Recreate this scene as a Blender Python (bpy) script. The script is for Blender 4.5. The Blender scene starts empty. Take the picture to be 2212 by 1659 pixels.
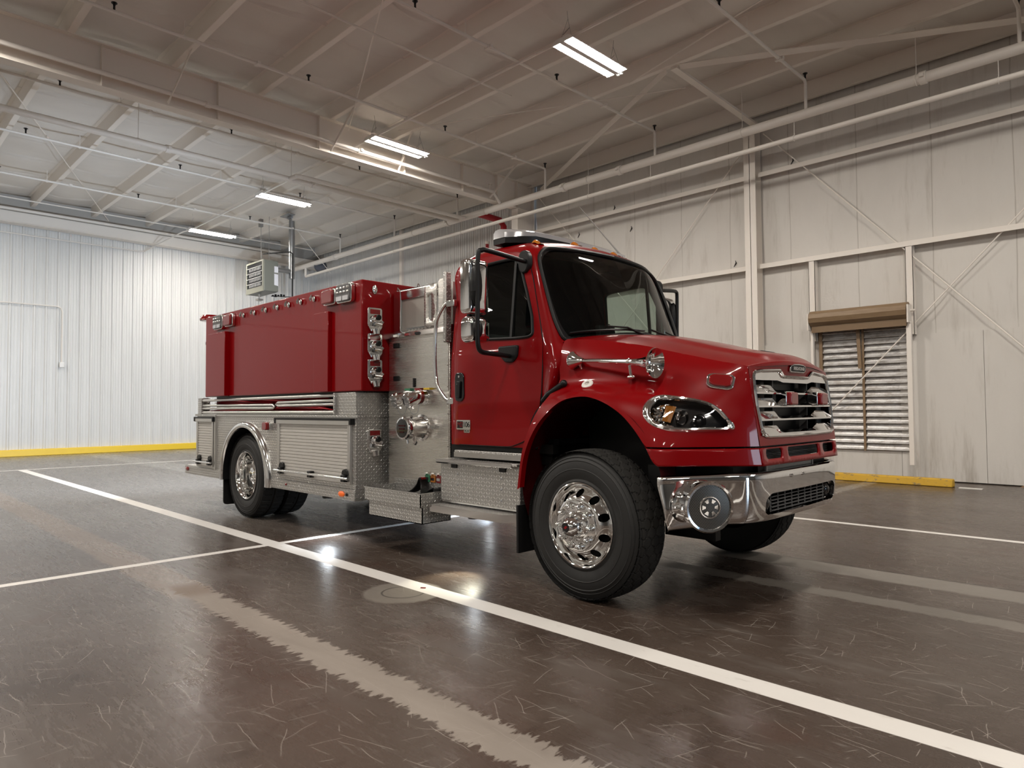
import bpy, bmesh, math, random
import numpy as np
from mathutils import Vector, Matrix
from mathutils.geometry import delaunay_2d_cdt
from math import pi, sin, cos, radians

random.seed(7)
S = bpy.context.scene
COL = S.collection

# ---------------------------------------------------------------- camera
cam_d = bpy.data.cameras.new('camera')
cam_d.sensor_width = 36.0
cam_d.lens = 23.942
cam_d.clip_start = 0.05
cam_d.clip_end = 200
camera = bpy.data.objects.new('camera', cam_d)
COL.objects.link(camera)
camera.matrix_world = Matrix(((0.70957, 0.02939, 0.70403, 0),
                              (0.70461, -0.02000, -0.70932, 0),
                              (-0.00676, 0.99937, -0.03490, 1.35),
                              (0, 0, 0, 1)))
S.camera = camera
# ---------------------------------------------------------------- colour management, world, daylight
S.view_settings.view_transform = 'Standard'
S.view_settings.look = 'None'
S.view_settings.gamma = 1.0
S.view_settings.use_curve_mapping = False
S.view_settings.exposure = 2.3
S.cycles.max_bounces = 10
S.cycles.diffuse_bounces = 5
S.cycles.glossy_bounces = 5
S.cycles.transparent_max_bounces = 12
S.cycles.sample_clamp_indirect = 4.0
S.cycles.caustics_reflective = False
S.cycles.caustics_refractive = False
world = bpy.data.worlds.new('world')
S.world = world
world.use_nodes = True
world.node_tree.nodes['Background'].inputs[0].default_value = (0.55, 0.75, 1.0, 1)
world.node_tree.nodes['Background'].inputs[1].default_value = 0.25


def area(name, loc, target, sx, sy, power, col):
    l = bpy.data.lights.new(name, 'AREA')
    l.shape = 'RECTANGLE'
    l.size, l.size_y = sx, sy
    l.energy = power
    l.color = col
    o = bpy.data.objects.new(name, l)
    COL.objects.link(o)
    o.location = loc
    o.rotation_euler = (Vector(target) - Vector(loc)).to_track_quat('-Z', 'Y').to_euler()
    return o


# daylight coming in through the open bay door in the end wall, outside the frame
area('daylight_end_door', (23.9, 4.4, 1.9), (0, 4.4, 1.8), 2.2, 3.4, 70, (0.66, 0.83, 1.0))
LAMP = 34.0          # radiance of the LED strips
LAMP_COL = (1.0, 0.93, 0.84, 1)


# ---------------------------------------------------------------- node expressions
class E:
    nt = None

    def __init__(s, sock):
        s.s = sock

    @staticmethod
    def op(op, *a, clamp=False):
        n = E.nt.nodes.new('ShaderNodeMath')
        n.operation = op
        n.use_clamp = clamp
        for i, x in enumerate(a):
            if isinstance(x, E):
                E.nt.links.new(x.s, n.inputs[i])
            else:
                n.inputs[i].default_value = float(x)
        return E(n.outputs[0])

    def __add__(s, o): return E.op('ADD', s, o)
    __radd__ = __add__
    def __sub__(s, o): return E.op('SUBTRACT', s, o)
    def __rsub__(s, o): return E.op('SUBTRACT', o, s)
    def __mul__(s, o): return E.op('MULTIPLY', s, o)
    __rmul__ = __mul__
    def __truediv__(s, o): return E.op('DIVIDE', s, o)


def eabs(a): return E.op('ABSOLUTE', a)
def emin(a, b): return E.op('MINIMUM', a, b)
def emax(a, b): return E.op('MAXIMUM', a, b)
def efrac(a): return E.op('FRACT', a)


def sstep(a, b, x):
    n = E.nt.nodes.new('ShaderNodeMapRange')
    n.interpolation_type = 'SMOOTHSTEP'
    n.inputs['From Min'].default_value = a
    n.inputs['From Max'].default_value = b
    E.nt.links.new(x.s, n.inputs['Value'])
    return E(n.outputs[0])


def mixc(a, b, f):
    n = E.nt.nodes.new('ShaderNodeMix')
    n.data_type = 'RGBA'
    for i, x in ((6, a), (7, b)):
        if isinstance(x, E):
            E.nt.links.new(x.s, n.inputs[i])
        else:
            n.inputs[i].default_value = (*x[:3], 1)
    if isinstance(f, E):
        E.nt.links.new(f.s, n.inputs[0])
    else:
        n.inputs[0].default_value = f
    return E(n.outputs[2])


def coords(kind='Object', scale=(1, 1, 1)):
    t = E.nt.nodes.new('ShaderNodeTexCoord')
    m = E.nt.nodes.new('ShaderNodeMapping')
    m.inputs['Scale'].default_value = scale
    E.nt.links.new(t.outputs[kind], m.inputs[0])
    return E(m.outputs[0])


def xyz(v):
    n = E.nt.nodes.new('ShaderNodeSeparateXYZ')
    E.nt.links.new(v.s, n.inputs[0])
    return [E(o) for o in n.outputs]


def noise(v, scale=5, detail=3, rough=.55):
    n = E.nt.nodes.new('ShaderNodeTexNoise')
    n.inputs['Scale'].default_value = scale
    n.inputs['Detail'].default_value = detail
    n.inputs['Roughness'].default_value = rough
    E.nt.links.new(v.s, n.inputs['Vector'])
    return E(n.outputs[0])


def mat(name, col=(.5, .5, .5), rough=.5, metal=0., coat=0., emit=0., emit_col=None, spec=None, alpha=None, trans=None, fn=None, **kw):
    m = bpy.data.materials.new(name)
    m.use_nodes = True
    b = m.node_tree.nodes['Principled BSDF']
    b.inputs['Base Color'].default_value = (*col[:3], 1)
    b.inputs['Roughness'].default_value = rough
    b.inputs['Metallic'].default_value = metal
    b.inputs['Coat Weight'].default_value = coat
    b.inputs['Coat Roughness'].default_value = kw.get('coat_rough', .03)
    if 'coat_ior' in kw:
        b.inputs['Coat IOR'].default_value = kw['coat_ior']
    if spec is not None:
        b.inputs['Specular IOR Level'].default_value = spec
    if emit:
        b.inputs['Emission Color'].default_value = (*(emit_col or col)[:3], 1)
        b.inputs['Emission Strength'].default_value = emit
    if trans is not None:
        b.inputs['Transmission Weight'].default_value = trans
    m.diffuse_color = (*col[:3], 1)
    if fn:
        E.nt = m.node_tree
        fn(m.node_tree, b)
    return m


def link(nt, e, sock): nt.links.new(e.s, sock)


def bump(nt, b, h, strength=.3, dist=.01, coat=False):
    n = nt.nodes.new('ShaderNodeBump')
    n.inputs['Strength'].default_value = strength
    n.inputs['Distance'].default_value = dist
    link(nt, h, n.inputs['Height'])
    nt.links.new(n.outputs[0], b.inputs['Normal'])
    if coat:
        nt.links.new(n.outputs[0], b.inputs['Coat Normal'])


# ---------------------------------------------------------------- mesh builder
class MB:
    def __init__(s):
        s.v, s.f = [], []

    def add(s, vs, fs):
        o = len(s.v)
        s.v.extend([tuple(map(float, p)) for p in vs])
        s.f.extend([tuple(i + o for i in f) for f in fs])
        return s

    def box(s, x0, x1, y0, y1, z0, z1):
        vs = [(x, y, z) for z in (z0, z1) for y in (y0, y1) for x in (x0, x1)]
        return s.add(vs, [(0, 2, 3, 1), (4, 5, 7, 6), (0, 1, 5, 4), (2, 6, 7, 3), (0, 4, 6, 2), (1, 3, 7, 5)])

    def obox(s, c, sz, R=None):
        R = R or Matrix.Identity(3)
        c = Vector(c)
        vs = [c + R @ Vector((x * sz[0] / 2, y * sz[1] / 2, z * sz[2] / 2)) for z in (-1, 1) for y in (-1, 1) for x in (-1, 1)]
        return s.add(vs, [(0, 2, 3, 1), (4, 5, 7, 6), (0, 1, 5, 4), (2, 6, 7, 3), (0, 4, 6, 2), (1, 3, 7, 5)])

    def bar(s, p, q, w, h, up=(0, 0, 1)):
        p, q = Vector(p), Vector(q)
        d = (q - p).normalized()
        u = Vector(up)
        if abs(d.dot(u)) > .99:
            u = Vector((1, 0, 0))
        a = d.cross(u).normalized()
        b = a.cross(d).normalized()
        R = Matrix((d, a, b)).transposed()
        return s.obox((p + q) / 2, ((q - p).length, w, h), R)

    def cyl(s, p, q, r0, r1=None, n=16, caps=True):
        r1 = r0 if r1 is None else r1
        p, q = Vector(p), Vector(q)
        d = (q - p).normalized()
        u = Vector((0, 0, 1)) if abs(d.z) < .95 else Vector((1, 0, 0))
        a = d.cross(u).normalized()
        b = d.cross(a).normalized()
        vs = [c + (a * cos(t) + b * sin(t)) * r for c, r in ((p, r0), (q, r1)) for t in [2 * pi * i / n for i in range(n)]]
        fs = [(i, (i + 1) % n, n + (i + 1) % n, n + i) for i in range(n)]
        if caps:
            fs += [tuple(range(n - 1, -1, -1)), tuple(range(n, 2 * n))]
        return s.add(vs, fs)

    def tube(s, pts, r, n=8, closed=False, caps=True):
        P = [Vector(p) for p in pts]
        m = len(P)
        rr = r if isinstance(r, (list, tuple)) else [r] * m
        T = []
        for i in range(m):
            if closed:
                T.append((P[(i + 1) % m] - P[i - 1]).normalized())
            else:
                T.append((P[min(i + 1, m - 1)] - P[max(i - 1, 0)]).normalized())
        u = Vector((0, 0, 1)) if abs(T[0].z) < .9 else Vector((1, 0, 0))
        a = T[0].cross(u).normalized()
        vs = []
        for i in range(m):
            a = (a - T[i] * a.dot(T[i])).normalized()
            b = T[i].cross(a)
            vs += [P[i] + (a * cos(t) + b * sin(t)) * rr[i] for t in [2 * pi * k / n for k in range(n)]]
        fs = []
        for i in range(m if closed else m - 1):
            j = (i + 1) % m
            fs += [(i * n + k, i * n + (k + 1) % n, j * n + (k + 1) % n, j * n + k) for k in range(n)]
        if not closed and caps:
            fs += [tuple(range(n - 1, -1, -1)), tuple((m - 1) * n + k for k in range(n))]
        return s.add(vs, fs)

    def lathe(s, prof, o=(0, 0, 0), axis=(0, 0, 1), n=32, caps=False):
        """prof: (radius, distance along axis)"""
        o, d = Vector(o), Vector(axis).normalized()
        u = Vector((0, 0, 1)) if abs(d.z) < .95 else Vector((1, 0, 0))
        a = d.cross(u).normalized()
        b = d.cross(a).normalized()
        vs = [o + d * t + (a * cos(q) + b * sin(q)) * r for r, t in prof for q in [2 * pi * i / n for i in range(n)]]
        fs = [(i * n + k, (i + 1) * n + k, (i + 1) * n + (k + 1) % n, i * n + (k + 1) % n) for i in range(len(prof) - 1) for k in range(n)]
        if caps:
            fs += [tuple(range(n)), tuple((len(prof) - 1) * n + k for k in range(n - 1, -1, -1))]
        return s.add(vs, fs)

    def prism(s, poly, fmap, a, b):
        """poly of (u, v); fmap(u, v, w) -> point"""
        n = len(poly)
        vs = [fmap(u, v, a) for u, v in poly] + [fmap(u, v, b) for u, v in poly]
        fs = [(i, (i + 1) % n, n + (i + 1) % n, n + i) for i in range(n)] + [tuple(range(n - 1, -1, -1)), tuple(range(n, 2 * n))]
        return s.add(vs, fs)

    def grid(s, fn, nu, nv, closed=False):
        vs = [fn(i / nu, j / nv) for i in range(nu + 1) for j in range(nv + 1)]
        w = nv + 1
        return s.add(vs, [(i * w + j, (i + 1) * w + j, (i + 1) * w + j + 1, i * w + j + 1) for i in range(nu) for j in range(nv)])

    def ell(s, c, r, nu=16, nv=10):
        c = Vector(c)
        return s.grid(lambda u, v: c + Vector((r[0] * cos(2 * pi * u) * sin(pi * v), r[1] * sin(2 * pi * u) * sin(pi * v), r[2] * cos(pi * v))), nu, nv)

    def mirror(s):
        o = len(s.v)
        s.v += [(x, -y, z) for x, y, z in s.v]
        s.f += [tuple(i + o for i in reversed(f)) for f in s.f]
        return s

    def mesh(s, name, m, sharp=38):
        me = bpy.data.meshes.new(name)
        me.from_pydata(s.v, [], s.f)
        bm = bmesh.new()
        bm.from_mesh(me)
        bmesh.ops.remove_doubles(bm, verts=bm.verts, dist=1e-5)
        bmesh.ops.dissolve_degenerate(bm, dist=1e-6, edges=bm.edges)
        bmesh.ops.recalc_face_normals(bm, faces=bm.faces)
        uv = bm.loops.layers.uv.new('box')
        for f in bm.faces:
            n = f.normal
            k = max(range(3), key=lambda i: abs(n[i]))
            i, j = ((1, 2), (0, 2), (0, 1))[k]
            for l in f.loops:
                l[uv].uv = (l.vert.co[i], l.vert.co[j])
        bm.to_mesh(me)
        bm.free()
        me.polygons.foreach_set('use_smooth', [True] * len(me.polygons))
        me.set_sharp_from_angle(angle=radians(sharp))
        if m:
            me.materials.append(m)
        return me

    def build(s, name, m, parent=None, bevel=0, seg=2, sharp=38, loc=None, solid=0):
        o = bpy.data.objects.new(name, s.mesh(name, m, sharp))
        COL.objects.link(o)
        if parent:
            o.parent = parent
        if loc:
            o.location = loc
        if solid:
            md = o.modifiers.new('solid', 'SOLIDIFY')
            md.thickness = solid
            md.offset = -1
        if bevel:
            md = o.modifiers.new('bevel', 'BEVEL')
            md.width = bevel
            md.segments = seg
            md.limit_method = 'ANGLE'
            md.angle_limit = radians(40)
            md.harden_normals = False
        return o


def empty(name, loc, label, cat, group=None, rz=0):
    o = bpy.data.objects.new(name, None)
    COL.objects.link(o)
    o.location = loc
    o.rotation_euler = (0, 0, rz)
    o.empty_display_size = .2
    return tag(o, label, cat, group)


def tag(o, label, cat, group=None):
    o['label'] = label
    o['category'] = cat
    if group:
        o['group'] = group
    return o


def struct(o):
    o['kind'] = 'structure'
    return o


def copy_tree(o, parent=None, loc=None):
    c = o.copy()
    COL.objects.link(c)
    c.parent = parent
    if loc is not None:
        c.location = loc
    for ch in o.children:
        copy_tree(ch, c)
    return c


def text(body, size, mtx, m, name='lettering', parent=None, depth=.002, align='CENTER', shear=0, spacing=1):
    cu = bpy.data.curves.new(name, 'FONT')
    cu.body = body
    cu.size = size
    cu.extrude = depth
    cu.align_x = align
    cu.align_y = 'CENTER'
    cu.shear = shear
    cu.space_character = spacing
    tmp = bpy.data.objects.new(name, cu)
    COL.objects.link(tmp)
    dg = bpy.context.evaluated_depsgraph_get()
    me = bpy.data.meshes.new_from_object(tmp.evaluated_get(dg))
    bpy.data.objects.remove(tmp)
    me.materials.clear()
    me.materials.append(m)
    o = bpy.data.objects.new(name, me)
    COL.objects.link(o)
    o.parent = parent
    o.matrix_local = mtx
    return o


def arc(cx, cy, r, a0, a1, n):
    return [(cx + r * cos(a0 + (a1 - a0) * i / n), cy + r * sin(a0 + (a1 - a0) * i / n)) for i in range(n + 1)]


def rrect(x0, x1, y0, y1, r, n=5):
    return (arc(x1 - r, y1 - r, r, 0, pi / 2, n) + arc(x0 + r, y1 - r, r, pi / 2, pi, n)
            + arc(x0 + r, y0 + r, r, pi, 1.5 * pi, n) + arc(x1 - r, y0 + r, r, 1.5 * pi, 2 * pi, n))


def round_poly(P, r, n=4):
    out = []
    m = len(P)
    for i in range(m):
        p, a, b = Vector(P[i]), Vector(P[i - 1]), Vector(P[(i + 1) % m])
        ri = r[i] if isinstance(r, (list, tuple)) else r
        da, db = (a - p), (b - p)
        t = min(ri, da.length * .48, db.length * .48)
        A, B = p + da.normalized() * t, p + db.normalized() * t
        for k in range(n + 1):
            s = k / n
            out.append(tuple(A * (1 - s) ** 2 + p * 2 * s * (1 - s) + B * s * s))
    return out


def catmull(P, n=6, closed=False):
    P = [np.array(p, float) for p in P]
    m = len(P)
    out = []
    for i in range(m if closed else m - 1):
        if closed:
            p0, p1, p2, p3 = P[i - 1], P[i], P[(i + 1) % m], P[(i + 2) % m]
        else:
            p0, p1, p2, p3 = P[max(i - 1, 0)], P[i], P[i + 1], P[min(i + 2, m - 1)]
        for k in range(n):
            t = k / n
            out.append(.5 * (2 * p1 + (p2 - p0) * t + (2 * p0 - 5 * p1 + 4 * p2 - p3) * t * t + (3 * p1 - p0 - 3 * p2 + p3) * t ** 3))
    if not closed:
        out.append(P[-1])
    return out


def inpoly(x, y, poly):
    c = False
    j = len(poly) - 1
    for i in range(len(poly)):
        xi, yi = poly[i]
        xj, yj = poly[j]
        if (yi > y) != (yj > y) and x < (xj - xi) * (y - yi) / (yj - yi) + xi:
            c = not c
        j = i
    return c


def resample(P, step):
    """split long edges of a closed polygon"""
    out = []
    for i in range(len(P)):
        a, b = np.array(P[i], float), np.array(P[(i + 1) % len(P)], float)
        n = max(1, int(np.ceil(np.linalg.norm((b - a) / np.array(step)))))
        out += [tuple(a + (b - a) * k / n) for k in range(n)]
    return out


def trimmed(outer, holes, fmap, step):
    """triangulated patch of the plane polygon `outer` minus `holes`, carried to 3D by fmap(u, v)"""
    step = (step, step) if not isinstance(step, tuple) else step
    outer = resample(outer, step)
    holes = [resample(h, step) for h in holes]
    pts = [Vector(p) for p in outer]
    faces = [list(range(len(outer)))]
    edges = [(i, (i + 1) % len(outer)) for i in range(len(outer))]
    for h in holes:
        o = len(pts)
        pts += [Vector(p) for p in h]
        edges += [(o + i, o + (i + 1) % len(h)) for i in range(len(h))]
    us = [p[0] for p in outer]
    vs = [p[1] for p in outer]
    rings = [np.array(outer)] + [np.array(h) for h in holes]
    allb = np.vstack(rings) / np.array(step)
    u = min(us) + step[0] * .5
    while u < max(us):
        v = min(vs) + step[1] * .5
        while v < max(vs):
            if inpoly(u, v, outer) and not any(inpoly(u, v, h) for h in holes):
                if np.min(np.sum((allb - np.array((u, v)) / np.array(step)) ** 2, axis=1)) > .2:
                    pts.append(Vector((u, v)))
            v += step[1]
        u += step[0]
    r = delaunay_2d_cdt(pts, edges, [], 0, 1e-7)
    co, fs = r[0], r[2]
    keep = []
    for f in fs:
        cx = sum(co[i][0] for i in f) / len(f)
        cy = sum(co[i][1] for i in f) / len(f)
        if inpoly(cx, cy, outer) and not any(inpoly(cx, cy, h) for h in holes):
            keep.append(tuple(f))
    used = sorted({i for f in keep for i in f})
    ix = {k: n for n, k in enumerate(used)}
    mb = MB()
    mb.add([fmap(co[i][0], co[i][1]) for i in used], [tuple(ix[i] for i in f) for f in keep])
    return mb


class Loft:
    """Catmull-Rom surface through a table of control points: rows along u, columns along v"""

    def __init__(s, rows):
        s.P = np.array(rows, float)

    def __call__(s, u, v, off=0.):
        p = s.ev(u, v)
        if off:
            e = 1e-3
            nu, nv = s.P.shape[0] - 1, s.P.shape[1] - 1
            du = s.ev(min(u + e, nu), v) - s.ev(max(u - e, 0), v)
            dv = s.ev(u, min(v + e, nv)) - s.ev(u, max(v - e, 0))
            n = np.cross(du, dv)
            p = p + n / (np.linalg.norm(n) + 1e-12) * off
        return p

    def ev(s, u, v):
        def w(t, m):
            i = int(min(max(math.floor(t), 0), m - 2))
            f = t - i
            return ([max(i - 1, 0), i, i + 1, min(i + 2, m - 1)],
                    [.5 * (-f + 2 * f * f - f ** 3), .5 * (2 - 5 * f * f + 3 * f ** 3), .5 * (f + 4 * f * f - 3 * f ** 3), .5 * (-f * f + f ** 3)])
        iu, wu = w(u, s.P.shape[0])
        iv, wv = w(v, s.P.shape[1])
        r = np.zeros(3)
        for a, x in zip(iu, wu):
            for b, y in zip(iv, wv):
                r += s.P[a, b] * (x * y)
        return r

    def inv(s, target, ax, u, v, lo=None, hi=None):
        """(u, v) whose point has the two coordinates `target` on axes `ax`"""
        lo = lo or (0, 0)
        hi = hi or (s.P.shape[0] - 1, s.P.shape[1] - 1)
        for _ in range(30):
            p = s.ev(u, v)
            r = np.array([p[ax[0]] - target[0], p[ax[1]] - target[1]])
            if abs(r).max() < 1e-6:
                break
            e = 1e-3
            a = (s.ev(u + e, v) - s.ev(u - e, v)) / (2 * e)
            b = (s.ev(u, v + e) - s.ev(u, v - e)) / (2 * e)
            J = np.array([[a[ax[0]], b[ax[0]]], [a[ax[1]], b[ax[1]]]])
            try:
                d = np.linalg.solve(J, r)
            except np.linalg.LinAlgError:
                break
            d = np.clip(d, -.5, .5)
            u = min(max(u - d[0], lo[0]), hi[0])
            v = min(max(v - d[1], lo[1]), hi[1])
        return u, v
# ---------------------------------------------------------------- materials
def _paint(nt, b):
    n = noise(coords('Object'), 1.1, 2)
    bump(nt, b, n, .012, .05, coat=True)


RED = mat('red_paint', (.20, .0005, .002), .34, coat=.52, fn=_paint, spec=.10, coat_ior=1.4)
DARKRED = mat('red_inner_paint', (.030, .0004, .0008), .5, spec=.2)
CHROME = mat('chrome', (.86, .86, .86), .05, 1.)
BRIGHT = mat('polished_aluminium', (.80, .80, .79), .13, 1.)
ALU = mat('satin_aluminium', (.62, .61, .59), .38, 1.)
ALU_GREY = mat('anodised_roller_door', (.60, .58, .55), .45, .4)
BLACK = mat('black_plastic', (.006, .006, .0065), .38, spec=.3)
BLACKGLOSS = mat('gloss_black', (.008, .008, .009), .14, coat=.5)
RUBBER = mat('rubber', (.005, .005, .0055), .62, spec=.3)
CHASSIS = mat('chassis_black', (.005, .005, .005), .5, spec=.3)
REDLENS = mat('red_lens', (.20, .002, .004), .16, coat=.8)
DULLAMBER = mat('amber_reflector', (.34, .125, .012), .3)
ORANGETAG = mat('orange_tag', (.42, .16, .03), .45)
AMBER = mat('amber_lens', (.46, .14, .012), .18, coat=1.)
ORANGE = mat('orange_marker', (.75, .13, .015), .3, emit=.05)
CLEARLENS = mat('clear_lens', (.62, .62, .64), .08, .6)
LINER = mat('red_vinyl_liner', (.30, .008, .014), .42)
WHITEPL = mat('white_plastic', (.75, .74, .70), .4)
YELLOW = mat('yellow_plastic', (.65, .45, .05), .4)
GREENTAG = mat('green_tag', (.05, .22, .12), .4)
GREYPL = mat('grey_plastic', (.10, .10, .10), .5)


def _diamond(nt, b):
    u, v, _ = xyz(coords('UV', (1 / .030, 1 / .030, 1)))
    par = E.op('MODULO', E.op('FLOOR', u) + E.op('FLOOR', v) + 1000., 2.)
    a, c = efrac(u) - .5, efrac(v) - .5
    p, q = (a + c) * .7071, (a - c) * .7071
    sw = sstep(.4, .6, par)
    lo = p * sw + q * (1. - sw)
    wi = q * sw + p * (1. - sw)
    h = 1. - sstep(.10, .20, eabs(wi) * 1.25 + E.op('POWER', eabs(lo) * 2., 3.) * .25)
    bump(nt, b, h, .55, .0045)
    link(nt, mixc((.44, .43, .41), (.92, .91, .89), h), b.inputs['Base Color'])
    link(nt, .42 - h * .24, b.inputs['Roughness'])


DIAMOND = mat('diamond_plate', (.6, .6, .58), .26, .82, fn=_diamond)


def _brushed(nt, b):
    n = noise(coords('Object', (1.2, 1.2, 130)), 2.2, 4, .7)
    m = noise(coords('Object', (.8, .8, 7)), 1.5, 2)
    bump(nt, b, n, .12, .004)
    link(nt, .17 + n * .20, b.inputs['Roughness'])
    link(nt, mixc((.72, .70, .66), (.86, .84, .80), m), b.inputs['Base Color'])
    b.inputs['Anisotropic'].default_value = .6


STEEL = mat('brushed_stainless', (.58, .56, .53), .3, 1., fn=_brushed)
CAST = mat('cast_aluminium', (.40, .38, .35), .5, .8)


def _tyre(nt, b):
    n = noise(coords('Object'), 40, 3)
    link(nt, mixc((.006, .006, .0065), (.013, .0128, .012), n), b.inputs['Base Color'])


TYRE = mat('tyre_rubber', (.014, .014, .015), .62, fn=_tyre)
TREAD = mat('tyre_tread_rubber', (.026, .025, .0235), .85, spec=.15)


def _glass(name, tint, f0=.06, gl=.01):
    m = bpy.data.materials.new(name)
    m.use_nodes = True
    nt = m.node_tree
    nt.nodes.remove(nt.nodes['Principled BSDF'])
    out = nt.nodes['Material Output']
    t = nt.nodes.new('ShaderNodeBsdfTransparent')
    t.inputs[0].default_value = (*tint, 1)
    g = nt.nodes.new('ShaderNodeBsdfGlossy')
    g.inputs['Roughness'].default_value = gl
    fr = nt.nodes.new('ShaderNodeFresnel')
    fr.inputs[0].default_value = 1.5
    mx = nt.nodes.new('ShaderNodeMixShader')
    nt.links.new(fr.outputs[0], mx.inputs[0])
    nt.links.new(t.outputs[0], mx.inputs[1])
    nt.links.new(g.outputs[0], mx.inputs[2])
    nt.links.new(mx.outputs[0], out.inputs[0])
    return m


GLASS = _glass('tinted_windscreen_glass', (.62, .70, .66))
SIDEGLASS = _glass('tinted_door_glass', (.60, .68, .64))
LENSGLASS = _glass('clear_lamp_glass', (.95, .95, .95))

WHITE = mat('white_steel_paint', (.82, .77, .71), .5)
LIGHTBODY = mat('white_fixture', (.75, .74, .72), .45)
GALV = mat('galvanised_steel', (.36, .37, .38), .38, .85)
WIRE = mat('grey_wire', (.25, .24, .23), .5)
PIPEW = mat('white_pipe_paint', (.76, .72, .67), .45)
PIPERED = mat('red_pipe_paint', (.40, .006, .014), .35)
LEDMAT = mat('led_strip', (1, 1, 1), .5, emit=LAMP, emit_col=LAMP_COL)
SHOPLED = mat('work_light_led', (1, 1, 1), .5, emit=10, emit_col=(.9, .96, 1.0))


def _ceil(nt, b):
    x, y, z = xyz(coords('Object'))
    w = coords('Object', (1.0, .22, 1))
    n = noise(w, 2.6, 4, .6)
    f = noise(coords('Object'), 55, 2)
    link(nt, mixc((.68, .645, .60), (.76, .725, .68), n), b.inputs['Base Color'])
    bump(nt, b, n * .8 + f * .08, .35, .05)


CEILM = mat('insulation_blanket', (.55, .53, .5), .7, fn=_ceil)


def _corr(nt, b):
    n = noise(coords('Object', (1, 1, .15)), 3, 3)
    link(nt, mixc((.60, .60, .585), (.70, .70, .69), n), b.inputs['Base Color'])


CORR = mat('white_corrugated_steel', (.66, .66, .65), .42, fn=_corr)


def _vinyl(nt, b):
    P = coords('Object')
    x, y, z = xyz(P)
    n = noise(coords('Object', (1, 1, .35)), 1.6, 5, .65)
    fine = noise(P, 60, 2)
    dirt = noise(coords('Object', (2.2, 1, .25)), 2.0, 5, .7)
    low = 1. - sstep(.0, 1.1, z)
    k = emin(1., sstep(.52, .78, dirt) * .55 + low * sstep(.45, .7, dirt) * .5)
    base = mixc((.60, .575, .54), (.70, .675, .635), n)
    sm = None
    wv = noise(coords('Object', (1, 1, .5)), 1.2, 3) - .5
    for q in (-11.6, -10.75, -9.51, -8.21, -7.01, -5.70, -4.40, -3.15, -1.95):
        d = eabs(x - q + wv * .07)
        sm = d if sm is None else emin(sm, d)
    seam = (1. - sstep(.004, .013, sm)) * sstep(2.62, 2.64, z) * sstep(.38, .52, dirt + .1)
    base = mixc(base, (.30, .27, .235), seam * .5 * sstep(.42, .60, n + dirt * .3))
    link(nt, mixc(base, (.42, .385, .34), k), b.inputs['Base Color'])
    bump(nt, b, n + fine * .05, .25, .05)


VINYL = mat('white_vinyl_wall', (.68, .66, .62), .6, fn=_vinyl)


def _yellow(nt, b):
    n = noise(coords('Object', (1.5, 1.5, 3)), 6, 5, .7)
    k = sstep(.56, .66, n)
    link(nt, mixc((.62, .37, .03), (.22, .17, .10), k), b.inputs['Base Color'])


def _yellow2(nt, b):
    n = noise(coords('Object'), 2, 3)
    link(nt, mixc((.72, .48, .02), (.80, .56, .03), n), b.inputs['Base Color'])


KERB = mat('worn_yellow_paint', (.6, .38, .05), .6, fn=_yellow)
KERB2 = mat('yellow_kerb_paint', (.75, .5, .03), .45, fn=_yellow2)


def _rust(nt, b):
    n = noise(coords('Object', (.4, 1, 2)), 7, 5, .7)
    link(nt, mixc((.15, .085, .04), (.33, .235, .14), n), b.inputs['Base Color'])


SHUTTER = mat('tan_shutter_paint', (.36, .26, .15), .5, fn=_rust)


def _louv(nt, b):
    n = noise(coords('Object', (.6, 1, 1.4)), 9, 6, .75)
    link(nt, mixc((.50, .47, .44), (.78, .77, .76), sstep(.36, .58, n)), b.inputs['Base Color'])


LOUVRE = mat('dusty_galvanised_blades', (.5, .49, .47), .42, .55, fn=_louv)


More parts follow.
